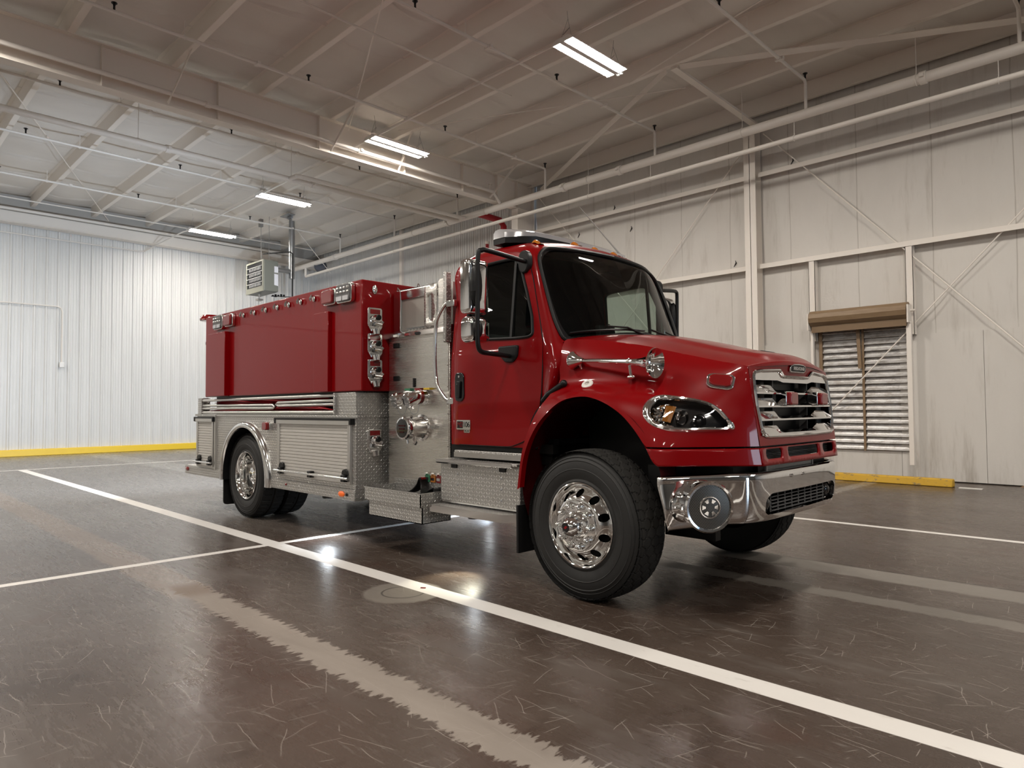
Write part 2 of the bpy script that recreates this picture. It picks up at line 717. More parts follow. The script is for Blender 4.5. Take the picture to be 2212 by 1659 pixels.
# floor: sealed concrete with painted lines, old line residue and scratches
def _floor(nt, b):
    P = coords('Object')
    x, y, z = xyz(P)
    big = noise(P, .35, 4, .6)
    mid = noise(coords('Object', (.35, 1.6, 1)), 2.2, 6, .68)
    mid2 = noise(coords('Object', (1.1, .5, 1)), 1.4, 5, .7)
    fine = noise(coords('Object', (.5, 4.0, 1)), 9, 4, .75)
    grain = noise(P, 90, 2)
    base = mixc((.050, .033, .025), (.088, .067, .055), sstep(.36, .66, big))
    base = mixc(base, (.030, .019, .014), sstep(.55, .70, mid2) * .6)
    base = mixc(base, (.115, .099, .087), sstep(.54, .74, mid) * .75)
    base = mixc(base, (.20, .175, .155), sstep(.58, .72, fine) * .5)
    base = mixc(base, (.075, .034, .024), sstep(.58, .72, noise(P, 1.3, 3)) * .35)
    far = sstep(-5.5, -10., x)  # greyer towards the back: reflection of the pale wall put into the colour
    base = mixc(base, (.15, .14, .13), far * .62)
    base = mixc(base, (.10, .085, .07), (grain - .3) * .35)
    # fine hairline scratches in several directions
    for k, (a, L, W, pr) in enumerate(((.55, .42, .17, .52), (1.35, .35, .15, .6), (2.45, .45, .20, .52), (.08, .60, .13, .45), (2.9, .5, .14, .5), (1.9, .3, .12, .5))):
        rot = nt.nodes.new('ShaderNodeMapping')
        rot.inputs['Rotation'].default_value = (0, 0, a)
        rot.inputs['Location'].default_value = (k * 3.7, k * 1.9, 0)
        nt.links.new(P.s, rot.inputs[0])
        m = nt.nodes.new('ShaderNodeMapping')
        m.inputs['Scale'].default_value = (1 / L, 1 / W, 0)
        nt.links.new(rot.outputs[0], m.inputs[0])
        vo = nt.nodes.new('ShaderNodeTexVoronoi')
        vo.inputs['Scale'].default_value = 1.0
        nt.links.new(m.outputs[0], vo.inputs['Vector'])
        sp = nt.nodes.new('ShaderNodeSeparateColor')
        nt.links.new(vo.outputs['Color'], sp.inputs[0])
        wob = noise(P, 5.0 + k, 1)
        sx, sy, _ = xyz(E(m.outputs[0]))
        px, py, _ = xyz(E(vo.outputs['Position']))
        dy = eabs(sy - py + (wob - .5) * .22 + (sx - px) * (E(sp.outputs[1]) - .5) * .6) * W
        lx = eabs(sx - px)
        half = E(sp.outputs[2]) * .30 + .05
        ln = (1. - sstep(.0008, .0026, dy)) * sstep(0., .06, half - lx) * sstep(pr, pr + .02, E(sp.outputs[0]))
        base = mixc(base, (.36, .32, .285), ln * .5)

    e1 = noise(coords('Object', (1, 1, 1)), 7, 4, .7) - .5

    def strip(yc, hw, x0, x1, jag, edge=.03):
        d = eabs(y - yc + e1 * jag)
        return (1. - sstep(hw - edge, hw + edge, d)) * sstep(x0 - .25, x0, x) * (1. - sstep(x1, x1 + .25, x))

    wear = noise(P, 16, 5, .7)
    rough0 = .20 + mid * .14 + sstep(.5, .75, fine) * .12
    # ground-off old line residue
    teeth = noise(coords('Object', (9, 2.2, 1)), 2.6, 3, .7) - .5
    e0 = e1
    e1 = e1 * .45 + teeth * 1.1
    res = strip(1.96, .105, -5.4, 4, .24, .014) * (.35 + mid * .9)
    e1 = e0
    base = mixc(base, (.30, .262, .228), res)
    res2 = strip(1.93, .16, -14.5, -5.3, .15, .02)
    base = mixc(base, (.17, .128, .098), res2 * .85)
    r3 = strip(5.92, .17, -3.1, 9, .06, .03) * .75
    base = mixc(base, (.24, .22, .195), r3)
    r4 = strip(5.13, .10, -3.1, 9, .14, .02) * .65
    base = mixc(base, (.22, .20, .175), r4)
    r5 = (1. - sstep(.09, .13, eabs(x + 4.55 + e1 * .1))) * sstep(9.5, 10.0, y)
    base = mixc(base, (.23, .21, .19), r5 * .7)
    r6 = (1. - sstep(.09, .13, eabs(x + 4.0 + (y - 11.) * .0 + e1 * .1))) * sstep(9.5, 10.0, y)
    base = mixc(base, (.24, .22, .20), r6 * .8)
    r7 = strip(5.9, .35, -24, -14.5, .25, .06) * .6
    base = mixc(base, (.25, .24, .22), r7)
    r8 = strip(8.4, .3, -24, -16, .25, .06) * .45
    base = mixc(base, (.25, .24, .22), r8)
    # saw-cut control joint
    jt = 1. - sstep(.004, .009, eabs(y - 6.10))
    base = mixc(base, (.02, .017, .015), jt * .8)
    # drain patch by the line
    dx, dy = x + 4.14, y - 3.02
    rr = E.op('SQRT', dx * dx + dy * dy)
    patch = (1. - sstep(.27, .31, rr + e1 * .05)) * (.55 + wear * .6)
    base = mixc(base, (.20, .18, .155), patch * .8)
    ring = 1. - sstep(.004, .010, eabs(rr - .155))
    base = mixc(base, (.03, .026, .022), ring * .8)

    # painted lines
    def line(d, hw):
        return 1. - sstep(hw - .004, hw + .004, d)

    white = line(eabs(y - 3.195), .083) * sstep(-19.02, -19.0, x)
    white = emax(white, line(eabs(y - 8.27), .052) * sstep(-19.02, -19., x) * (1. - sstep(6., 6.1, x)))
    white = emax(white, line(eabs(x + 6.555), .052) * (1. - sstep(8.3, 8.31, y)))
    white = emax(white, line(eabs(x + 19.04), .06))
    white = emax(white, line(eabs(x - 5.9), .052) * (1. - sstep(8.3, 8.31, y)))
    chip = sstep(.70, .735, wear) * .55
    pc = mixc((.66, .635, .60), (.74, .72, .69), mid)
    scuff = sstep(.58, .72, noise(coords('Object', (.8, 2, 1)), 6, 5, .7))
    pc = mixc(pc, (.42, .39, .35), scuff * .45)
    base = mixc(base, pc, white * (1. - chip))
    link(nt, base, b.inputs['Base Color'])
    rough = rough0 + (res + r3 + r4 + patch) * .3
    link(nt, rough * (1. - white) + white * .45, b.inputs['Roughness'])
    bump(nt, b, mid * .25 + grain * .04 - jt * .5 + fine * .10, .16, .006)


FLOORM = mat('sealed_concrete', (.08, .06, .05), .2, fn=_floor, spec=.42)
# ---------------------------------------------------------------- room shell
X0, X1, Y0, Y1, ZC = -24.9, 24.2, -14.2, 13.9, 7.88
mb = MB()
mb.add([(X0 - .3, Y0 - .3, 0), (X1 + .3, Y0 - .3, 0), (X1 + .3, Y1 + .3, 0), (X0 - .3, Y1 + .3, 0)], [(0, 1, 2, 3)])
struct(mb.build('floor', FLOORM))

PUR = [2.65 + 1.6 * k for k in range(-9, 7)]


def ceil_z(x, y):
    f = ((y - 2.65) / 1.6) % 1.0
    g = (x + 30 + .12 * sin(y * 3.1)) % 1.52
    g = min(g, 1.52 - g)
    s = sin(pi * f)
    wob = .5 + .5 * sin(x * 1.7 + y * 2.3)
    edge = math.exp(-(min(f, 1 - f) / .035) ** 2)
    return ZC - .035 + .05 * edge - (.05 + .03 * wob) * s ** 1.2 - .032 * s ** .6 * math.exp(-(g / .035) ** 2) + .016 * s ** .6 * math.exp(-((g - .09) / .05) ** 2) - .010 * s * sin(x * 4.1 + 2 * y)


mb = MB()
nx, ny = 620, 176
ys = [Y0 + (Y1 - Y0) * j / ny for j in range(ny + 1)]
xs = [X0 + (4.0 - X0) * i / nx for i in range(nx + 1)] + [9.0, 16.0, X1]
mb.add([(x, y, ceil_z(x, y)) for x in xs for y in ys],
       [(i * (ny + 1) + j, i * (ny + 1) + j + 1, (i + 1) * (ny + 1) + j + 1, (i + 1) * (ny + 1) + j) for i in range(len(xs) - 1) for j in range(ny)])
struct(mb.build('ceiling', CEILM, sharp=80))


def corr_profile(a, b, pitch=.305, h=.042):
    out = []
    t = a
    while t < b:
        for d, k in ((0, h), (.034, h), (.062, 0), (.118, 0), (.124, .011), (.138, .011), (.144, 0), (.205, 0), (.211, .011), (.225, .011), (.231, 0), (.281, 0)):
            if t + d < b:
                out.append((t + d, k))
        t += pitch
    out.append((b, 0))
    return out


mb = MB()
pr = corr_profile(Y0, Y1)
mb.add([(X0 + k, y, z) for y, k in pr for z in (0, ZC)], [(2 * i, 2 * i + 1, 2 * i + 3, 2 * i + 2) for i in range(len(pr) - 1)])
struct(mb.build('wall_back', CORR, sharp=20))

# right wall: corrugated liner at the far end, vinyl faced insulation with lower flat liner nearer the camera
mb = MB()
pr = corr_profile(X0, -12.75, .305, .022)
mb.add([(x, Y1 - k, z) for x, k in pr for z in (0, ZC)], [(2 * i, 2 * i + 2, 2 * i + 3, 2 * i + 1) for i in range(len(pr) - 1)])
SEAMS = [-11.6, -10.75, -9.51, -8.21, -7.01, -5.70, -4.40, -3.15, -1.95, -.7, .6, 1.9, 3.1, 4.4, 5.7, 7.0, 8.3, 9.6, 10.9, 12.2, 13.5]


def vin(x, z):
    d = min(abs(x - q - .03 * sin(z * 2.3 + q)) for q in SEAMS)
    puff = .028 * (1 - math.exp(-(d / .16) ** 2)) + .012 * math.exp(-((d - .05) / .02) ** 2)
    gz = min(abs(z - 4.30), abs(z - 6.20), abs(z - 2.6), abs(z - 7.6))
    return Y1 - .015 - puff * (1 - math.exp(-(gz / .35) ** 2)) - .006 * sin(3 * x + 1.3 * z)


nxw, nzw = 420, 60
xv = [-12.75 + (2.5 + 12.75) * i / nxw for i in range(nxw + 1)] + [8.0, 16.0, X1]
zv = [2.5 + (ZC - 2.5) * j / nzw for j in range(nzw + 1)]
mb2 = MB()
mb2.add([(x, vin(x, z), z) for x in xv for z in zv],
        [(i * (nzw + 1) + j, (i + 1) * (nzw + 1) + j, (i + 1) * (nzw + 1) + j + 1, i * (nzw + 1) + j + 1) for i in range(len(xv) - 1) for j in range(nzw)])
o = mb.build('wall_right', CORR, sharp=20)
struct(o)
struct(mb2.build('wall_right', VINYL, sharp=70))
# flat liner sheets on the lower part of the right wall, each its own sheet
edges = [-12.6, -11.4, -10.2, -9.0, -7.8, -6.6, -5.25, -3.73, -2.44, -1.2, 0, 1.2, 2.4, 4.8, 7.2, 9.6, 12, 14.2, 19.2, 24.2]
mb = MB()
for a, b in zip(edges[:-1], edges[1:]):
    if a == -5.25:
        mb.box(a + .003, b - .003, Y1 - .065, Y1 - .04, .02, .52)
    else:
        mb.box(a + .003, b - .003, Y1 - .065, Y1 - .04, .02, 2.62)
mb.box(-12.75, X1, Y1 - .005, Y1 + .05, 0, 2.65)
struct(mb.build('wall_right', VINYL))

# left wall, and front wall with the open bay door
mb = MB()
mb.box(X0, X1, Y0 - .1, Y0, 0, ZC)
struct(mb.build('wall_left', CORR))
mb = MB()
mb.box(X1, X1 + .1, Y0, 2.4, 0, ZC).box(X1, X1 + .1, 6.4, Y1, 0, ZC).box(X1, X1 + .1, 2.4, 6.4, 4.05, ZC)
struct(mb.build('wall_front', mat('grey_end_wall', (.30, .29, .28), .5)))

# yellow kerb along the foot of the back wall
mb = MB()
mb.prism([(X0, 0), (X0 + .14, 0), (X0 + .12, .19), (X0, .20)], lambda u, v, w: (u, w, v), Y0, Y1)
struct(mb.build('baseboard_back', KERB2, bevel=.01))

# ---------------------------------------------------------------- steel frame (setting)
NT = [0]


def trim(mb, m=WHITE, **k):
    NT[0] += 1
    return struct(mb.build('trim_%d' % NT[0], m, **k))


for y in PUR:                                   # purlins, one each
    mb = MB()
    t = .006
    mb.box(X0 + .2, X1, y - t, y + t, 7.53, 7.845)
    mb.box(X0 + .2, X1, y, y + .10, 7.525, 7.535)
    mb.box(X0 + .2, X1, y + .094, y + .102, 7.53, 7.56)
    mb.box(X0 + .2, X1, y - .07, y, 7.840, 7.848)
    trim(mb)
# eave strut
mb = MB()
mb.box(X0 + .2, X1, Y1 - .20, Y1 - .19, 7.45, 7.86).box(X0 + .2, X1, Y1 - .28, Y1 - .19, 7.45, 7.46)
trim(mb)
# main rafter and its column
XR = -12.9
mb = MB()
mb.box(XR - .006, XR + .006, Y0, Y1 - .05, 6.80, 7.53)
mb.box(XR - .12, XR + .12, Y0, 13.16, 6.785, 6.80)
mb.box(XR - .12, XR + .12, Y0, Y1 - .1, 7.515, 7.53)
for y in (-6, -3.5, -1.2, 1.15, 3.16, 5.1, 7.2, 9.4, 11.2, 12.4):
    mb.box(XR - .11, XR + .11, y - .005, y + .005, 6.80, 7.515)
trim(mb)
mb = MB()
mb.box(XR - .006, XR + .10, 13.16, Y1 - .1, 0, 6.80)
mb.box(XR - .12, XR + .12, 13.14, 13.16, 0, 7.50)
mb.box(XR - .12, XR + .12, Y1 - .11, Y1 - .09, 0, 7.50)
mb.box(XR - .12, XR + .12, 13.14, Y1 - .1, 6.78, 6.80)
trim(mb)
# second frame, behind the picture's right edge, and the end wall rafter
mb = MB()
mb.box(-.706, -.694, Y0, Y1 - .05, 6.80, 7.53).box(-.82, -.58, Y0, Y1 - .1, 6.785, 6.80)
trim(mb)
mb = MB()
mb.box(X0 + .05, X0 + .30, Y0, Y1, 6.94, 7.28)
mb.box(X0 + .05, X0 + .42, Y0, Y1, 6.93, 6.945)
trim(mb)
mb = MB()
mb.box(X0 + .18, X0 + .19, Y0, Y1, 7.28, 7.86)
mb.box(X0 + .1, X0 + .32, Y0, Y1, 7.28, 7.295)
trim(mb, mat('shaded_end_panel', (.40, .385, .36), .6))  # darker grey than the frame: shade of the recess put into the colour
# wind columns on the right wall
for x, w in ((-6.40, .25),):
    mb = MB()
    mb.box(x - .125, x + .125, 13.56, 13.575, 0, 7.2)
    mb.box(x - .006, x + .006, 13.56, 13.83, 0, 7.2)
    mb.box(x - .125, x + .125, 13.815, 13.83, 0, 7.2)
    trim(mb)
mb = MB()
mb.box(-19.12, -18.98, 13.80, 13.9, 0, 7.5)
trim(mb)
# girts
for z in (6.20, 4.27):
    for a, b in ((-12.75, -6.53), (-6.27, 23.8)):
        mb = MB()
        mb.box(a, b, 13.69, 13.86, z - .005, z + .005)
        mb.box(a, b, 13.685, 13.692, z - .055, z + .04)
        mb.box(a, b, 13.692, 13.70, z - .055, z - .045)
        trim(mb)
# door jambs either side of the louvre
for x in (-5.22, -3.50):
    mb = MB()
    mb.box(x - .06, x + .06, 13.70, 13.71, 2.62 if x < -4 else 2.62, 4.22)
    mb.box(x - .06, x - .052, 13.70, 13.86, 2.62, 4.22).box(x + .052, x + .06, 13.70, 13.86, 2.62, 4.22)
    trim(mb)
# roof to wall braces
mb = MB()
mb.bar((-6.45, 10.72, 7.50), (-6.28, 13.6, 7.24), .13, .05)
trim(mb)
mb = MB()
mb.bar((-6.60, 10.72, 7.50), (-12.3, 13.55, 7.25), .10, .012, up=(1, .5, .3))
trim(mb)
mb = MB()
mb.bar((-6.35, 10.76, 7.50), (-.8, 13.4, 7.30), .12, .02, up=(0, .5, 1))
trim(mb)
for p, q in (((-12.78, 7.45, 6.83), (-11.9, 7.5, 7.56)), ((-12.78, 12.1, 6.83), (-11.9, 12.25, 7.56)), ((-12.78, 4.2, 6.83), (-11.9, 4.3, 7.56)), ((-12.78, 9.2, 6.83), (-12.1, 9.1, 7.56)), ((-20.9, 10.75, 7.5), (-21.6, 12.6, 6.2))):
    mb = MB()
    mb.bar(p, q, .06, .012, up=(0, 1, 0))
    trim(mb)

# ---------------------------------------------------------------- lamps
def light_fixture(loc, label):
    o = empty('ceiling_light', loc, label, 'light', 'twin strip ceiling lights in a row')
    L = .71
    mb = MB()
    mb.box(-.043, .043, -L, L, -.016, .01)
    mb.prism([(-.205, .0), (-.205, .012), (-.13, .06), (.13, .06), (.205, .012), (.205, 0), (.185, .004), (.045, .004), (.03, .02), (-.03, .02), (-.045, .004), (-.185, .004)], lambda u, v, w: (u, w, v), -L, L)
    mb.prism([(-.21, -.008), (-.21, .016), (-.13, .066), (.13, .066), (.21, .016), (.21, -.008)], lambda u, v, w: (u, w, v), -L - .012, -L)
    mb.prism([(-.21, -.008), (-.21, .016), (-.13, .066), (.13, .066), (.21, .016), (.21, -.008)], lambda u, v, w: (u, w, v), L, L + .012)
    mb.build('housing', LIGHTBODY, o)
    for s in (-1, 1):
        MB().box(s * .115 - .068, s * .115 + .068, -L + .02, L - .02, -.006, .002).build('led_strip', LEDMAT, o)
    mb = MB().ell((.06, L + .05, -.005), (.035, .035, .028)).ell((.0, L + .05, -.005), (.035, .035, .028)).box(-.04, .10, L + .005, L + .06, .0, .03)
    mb.build('motion_sensor', LIGHTBODY, o)
    for e in (-1, 1):
        mb = MB()
        ap = (0.02, e * (L - .12), .40)
        mb.tube([(-.12, e * (L - .08), .06), ap], .0028, 5)
        mb.tube([(.12, e * (L - .08), .06), ap], .0028, 5)
        mb.tube([ap, (.02, e * (L - .10), .52)], .0028, 5)
        c = Vector((-.02, e * (L - .12), .22))
        mb.tube([c + Vector((.055 * cos(t), .055 * sin(t) * .9, .05 * sin(t) + .03 * cos(t))) for t in [2 * pi * k / 18 for k in range(18)]], .0032, 5, closed=True)
        mb.build('hanging_wire', WIRE, o)
    return o


for x, lb in ((-6.74, 'twin strip ceiling light nearest the camera, out from the front roof bay'),
              (-12.06, 'twin strip ceiling light hanging just in front of the big roof beam'),
              (-17.3, 'twin strip ceiling light second from the back wall, behind the big roof beam'),
              (-22.2, 'twin strip ceiling light hanging closest to the corrugated back wall')):
    light_fixture((x, 8.66, 7.03), lb)
# the further lamps of the hall, outside the picture (light only)
k = 0
for y, xs_ in ((8.66, (-1.4, 3.9, 9.2)), (.6, (-22.2, -17.3, -12.06, -6.74, -1.4, 3.9, 9.2)), (-7.4, (-22.2, -17.3, -12.06, -6.74, -1.4, 3.9, 9.2))):
    for x in xs_:
        for d in (-.115, .115):
            area('ceiling_lamp_light', (x + d, y, 7.02), (x + d, y, 0), .136, 1.38, LAMP * .1875 * pi, LAMP_COL[:3]).rotation_euler = (0, 0, 0)

# ---------------------------------------------------------------- pipes
def pipe(name, pts, r, label, cat='pipe', m=PIPEW, n=12, group=None):
    return tag(MB().tube(pts, r, n).build(name, m), label, cat, group)


def coupling(parent, p, axis, r, m=PIPEW):
    p, a = Vector(p), Vector(axis)
    mb = MB().cyl(p - a * .05, p + a * .05, r, n=16)
    s = Vector((0, 0, 1)) if abs(a.z) < .5 else Vector((1, 0, 0))
    q = a.cross(s)
    for e in (-1, 1):
        mb.obox(p + q * e * r * 1.15, (.06, .06, .05))
    return mb.build('pipe_coupling', m, parent)


def rod_hanger(parent, p, top, r):
    mb = MB().tube([(p[0], p[1], p[2] + r), (p[0], p[1], top)], .006, 6)
    mb.tube([(p[0], p[1] + (r + .006) * cos(t), p[2] + (r + .006) * sin(t)) for t in [2 * pi * k / 16 for k in range(16)]], .008, 5, closed=True)
    return mb.build('pipe_hanger', PIPEW, parent)


main = pipe('sprinkler_main', [(X0 + .3, 12.45, 6.66), (23.5, 12.45, 6.66)], .085, 'thick white sprinkler pipe running the length of the right wall', n=20)
for x in (-2.9, -8.9, -14.9, -21.0, -10.55):
    coupling(main, (x, 12.45, 6.66), (1, 0, 0), .104)
for x in (-3.0, -6.0, -9.8, -13.3, -16.5, -19.7):
    rod_hanger(main, (x, 12.45, 6.66), 7.53, .085)
small = pipe('water_pipe', [(-23.1, 12.45, 6.68), (-23.1, 12.45, 6.30), (-23.08, 12.45, 6.27), (23.5, 12.45, 6.27)], .045, 'thinner white pipe running just below the thick sprinkler pipe')
for x in (-1.9, -5.0, -8.1, -9.8, -14.3, -17.5, -20.4):
    rod_hanger(small, (x, 12.45, 6.27), 6.6, .045)
HEADS = [-3.4, -.25, 2.9, 6.05, 9.25, 12.45]
BR = [(-1.63, 'above the right edge of the photo'), (-4.78, 'over the grey column and its brace'), (-7.98, 'passing over the nearest ceiling light'), (-11.15, 'just in front of the big roof beam'),
      (-14.48, 'first behind the big roof beam'), (-17.5, 'second behind the big roof beam'), (-20.7, 'nearest the back wall')]
for x, wh in BR:
    p = pipe('sprinkler_branch', [(x, Y0 + .4, 7.27), (x, 12.41, 7.27), (x, 12.45, 7.23), (x, 12.45, 6.74)], .027, 'thin white sprinkler branch pipe ' + wh, 'pipe', n=10, group='sprinkler branch pipes under the roof')
    for y in HEADS:
        if x == -1.63 and y < 12:
            continue
        mb = MB().cyl((x, y, 7.29), (x, y, 7.34), .016, n=8).cyl((x, y, 7.34), (x, y, 7.395), .013, .024, n=8).cyl((x, y, 7.395), (x, y, 7.403), .042, n=12)
        mb.tube([(x - .02, y, 7.345), (x - .024, y, 7.37), (x - .01, y, 7.40)], .004, 5)
        mb.build('sprinkler_head', BLACK, p)
    for y in (1.9, 4.75, 7.9, 11.0):
        coupling(p, (x, y + .35 * sin(x), 7.27), (0, 1, 0), .036)
        rod_hanger(p, (x, y - .85, 7.27), 7.54, .027)
p = pipe('sprinkler_cross_pipe', [(-12.66, Y0 + .4, 6.97), (-12.66, 12.1, 6.97), (-12.66, 12.36, 6.72)], .042, 'white pipe running along the face of the big roof beam')
for y in (4.85, 1.2, 8.1, 11.3):
    coupling(p, (-12.66, y, 6.97), (0, 1, 0), .055)
MB().cyl((-12.66, 12.0, 7.0), (-12.66, 12.0, 7.13), .016, n=8).lathe([(.0, 0), (.05, 0), (.055, .008), (.05, .016), (0, .016)], (-12.66, 12.0, 7.13), (0, 0, 1), 16).build('valve_wheel', PIPEW, p)
p = pipe('overhead_pipe', [(-14.42, Y0 + .4, 6.6), (-14.42, 12.2, 6.6), (-14.42, 12.4, 6.64)], .062, 'long white overhead pipe crossing the bay behind the big roof beam', n=14)
for y in (4.2, 7.4, 0.8):
    rod_hanger(p, (-14.42, y, 6.6), 7.54, .062)
    coupling(p, (-14.42, y + .55, 6.6), (0, 1, 0), .078)
p = pipe('overhead_pipe', [(-14.36, 7.35, 6.6), (-14.1, 7.37, 6.6), (-14.08, 7.45, 6.6), (-14.08, 12.2, 6.6), (-14.08, 12.38, 6.62)], .05, 'white overhead pipe that starts at an elbow beside the longer pipe')
rod_hanger(p, (-14.08, 10.2, 6.6), 7.54, .05)
tag(MB().tube([(-24.2, Y0 + .4, 7.26), (-24.2, 12.5, 7.26)], .045, 12).build('water_pipe', PIPEW), 'white pipe running along the top of the back wall', 'pipe')
tag(MB().tube([(-23.6, Y0 + .4, 7.42), (-23.6, 13.0, 7.42)], .02, 8).build('conduit', PIPEW), 'thin white conduit under the purlin ends along the back wall', 'conduit')
tag(MB().tube([(-9.2, -4, 7.42), (-9.2, 9.3, 7.42)], .02, 8).build('conduit', PIPEW), 'thin white conduit crossing under the purlins between two sprinkler branches', 'conduit')
c = MB().tube([(-24.83, Y0 + .3, 6.66), (-24.83, 7.3, 6.68), (-24.8, 7.45, 6.70), (-22.4, 7.86, 6.99), (-22.2, 8.02, 7.03), (-6.9, 8.02, 7.09), (8, 8.02, 7.09)], .02, 8).build('conduit', PIPEW)
tag(c, 'white conduit climbing from the back wall and linking the ceiling lights', 'conduit')
c = MB().tube([(-24.835, Y0 + .3, 4.57), (-24.835, 5.0, 4.59), (-24.835, 5.1, 4.55), (-24.835, 5.14, 4.44), (-24.835, 5.14, 2.85)], .018, 8).build('conduit', PIPEW)
MB().box(-24.855, -24.78, 5.08, 5.20, 2.70, 2.86).build('switch_box', LIGHTBODY, c, bevel=.006)
tag(c, 'white conduit bending down the corrugated back wall to a small box', 'conduit')
p = pipe('fire_riser', [(-13.64, 13.45, 0), (-13.64, 13.45, 6.5), (-13.64, 13.3, 6.64), (-13.64, 12.5, 6.66)], .088, 'thick red fire riser pipe beside the grey corner column', m=PIPERED, n=18)
p = pipe('fire_riser', [(-14.38, 13.5, 0), (-14.38, 13.5, 6.12)], .05, 'thinner red fire pipe left of the thick red riser', m=PIPERED, n=14)
MB().cyl((-14.38, 13.5, 6.12), (-14.38, 13.5, 6.20), .066, n=14).build('pipe_cap', PIPEW, p)

# brace rods on the right wall
for a, b, lb in (((-6.15, 13.72, 7.05), (-1.0, 13.72, 1.3), 'white wall brace rod sloping down past the right of the louvre'),
                 ((-.9, 13.74, 5.52), (-5.9, 13.74, .2), 'white wall brace rod crossing in front of the slatted louvre'),
                 ((-12.55, 13.72, 7.15), (-6.5, 13.72, .3), 'white wall brace rod starting at the corner column behind the cab'),
                 ((-6.55, 13.74, 6.9), (-12.5, 13.74, .3), 'white wall brace rod starting at the middle column and sloping down behind the cab')):
    tag(MB().tube([a, b], .012, 8).build('brace_rod', WHITE), lb, 'brace rod')
for a, b, lb in (((-8.28, 5.7, 7.45), (-12.8, 7.9, 7.42), 'white roof brace rod reaching the big beam left of the second light'),
                 ((-12.1, 8.71, 7.44), (-6.6, 11.38, 7.40), 'white roof brace rod sloping from the second light to the right wall'),
                 ((-7.26, 10.5, 7.42), (-3.2, 9.5, 7.46), 'white roof brace rod above the nearest light'),
                 ((-24.5, 6.3, 7.45), (-13.0, 1.2, 7.44), 'thin roof brace rod in the bay over the back wall')):
    tag(MB().tube([a, b], .012, 8).build('brace_rod', WHITE), lb, 'brace rod')
for pq in ((-7.3, 8.95), (-9.9, 9.7), (-5.2, 9.6), (-3.6, 11.2)):
    pass

# ---------------------------------------------------------------- unit heater and flue
h = empty('unit_heater', (-21.1, 9.6, 5.08), 'grey gas unit heater hanging near the back wall with slatted front', 'heater')
mb = MB()
mb.box(-.62, .60, .02, .50, 0, 1.0)
mb.build('casing', mat('heater_grey', (.15, .158, .138), .45), h, bevel=.03)
mb = MB()
mb.box(-.62, .60, -.01, .03, 0, .17).box(-.62, .60, -.01, .03, .95, 1.0).box(-.62, -.56, -.01, .03, .17, .95).box(.52, .60, -.01, .03, .17, .95)
mb.build('front_frame', mat('heater_front', (.24, .24, .195), .45), h)
MB().box(-.56, .52, .004, .012, .17, .95).build('dark_opening', BLACK, h)
for k in range(4):
    MB().box(-.56, .52, -.025, .004, .30 + k * .17, .312 + k * .17).build('louvre_slat', LIGHTBODY, h)
for r in range(4):
    mb = MB()
    for k in range(8):
        x = -.35 + k * .105
        mb.box(x - .02, x + .02, -.012, .0, .20 + r * .17, .285 + r * .17)
    mb.build('heat_exchanger_row', mat('exchanger', (.62, .62, .60), .35, .5), h)
mb = MB().add([(.604, .36, .62), (.604, .49, .62), (.604, .49, .82), (.604, .36, .82)], [(0, 1, 2, 3)]).add([(.604, .36, .22), (.604, .49, .20), (.604, .49, .57), (.604, .36, .58)], [(0, 1, 2, 3)])
mb.build('instruction_label', mat('label_white', (.62, .63, .68), .5), h)
mb = MB()
mb.tube([(-.1, .25, 1.0), (-.12, .25, 2.35)], .008, 6).tube([(-.02, .25, 1.0), (-.08, .25, 1.3), (-.12, .25, 2.2)], .006, 6).tube([(.35, .3, 1.0), (.35, .3, 2.45)], .006, 6)
mb.box(-.2, -.06, .2, .3, 2.2, 2.45)
mb.build('hanging_rod', WIRE, h)
mb = MB().cyl((-.1, .2, -.10), (-.1, .2, 0), .04, n=10).box(-.2, .0, .12, .28, -.22, -.16).cyl((-.1, .2, -.16), (-.1, .2, -.1), .015, n=8)
mb.build('louvre_spring_box', CAST, h)
f = empty('flue_pipe', (-20.75, 10.68, 5.62), 'grey metal flue pipe rising from the heater to the roof', 'flue pipe')
MB().cyl((0, 0, 0), (0, 0, 1.75), .095, n=20).cyl((0, 0, .55), (0, 0, .57), .10, n=20).cyl((0, 0, 1.15), (0, 0, 1.17), .10, n=20).build('stack', GALV, f)
MB().cyl((0.05, -.62, .22), (0, 0, .24), .075, n=18).build('cross_pipe', GALV, f)
MB().cyl((0, 0, 1.75), (0, 0, 2.1), .09, n=20).box(-.28, .28, -.28, .28, 2.05, 2.07).cyl((0, 0, 1.98), (0, 0, 2.04), .14, n=20).build('roof_collar', GALV, f)
g = MB().tube([(-20.5, 10.58, 0), (-20.5, 10.58, 6.40), (-20.5, 10.5, 6.44), (-21.6, 10.1, 6.50)], .022, 8)
for k in range(5):
    g.obox((-20.62 - k * .07, 10.35 - k * .06, 5.02), (.05, .05, .09 if k % 2 else .05))
g.tube([(-20.5, 10.58, 4.98), (-21, 10.1, 5.02)], .012, 6)
tag(g.build('gas_pipe', BLACK), 'thin black gas pipe standing behind the grey unit heater', 'pipe')
d = MB().lathe([(.0, -.3), (.2, -.3), (.21, 0), (.19, .02), (.0, .02)], (-22.3, 12.6, 6.55), (.8, -.6, -.1), 24)
d.lathe([(.20, .015), (.225, .02), (.20, .05)], (-22.3, 12.6, 6.55), (.8, -.6, -.1), 24)
tag(d.build('round_duct', mat('dark_duct', (.05, .055, .075), .4)), 'dark round duct end up in the far corner under the roof', 'duct')

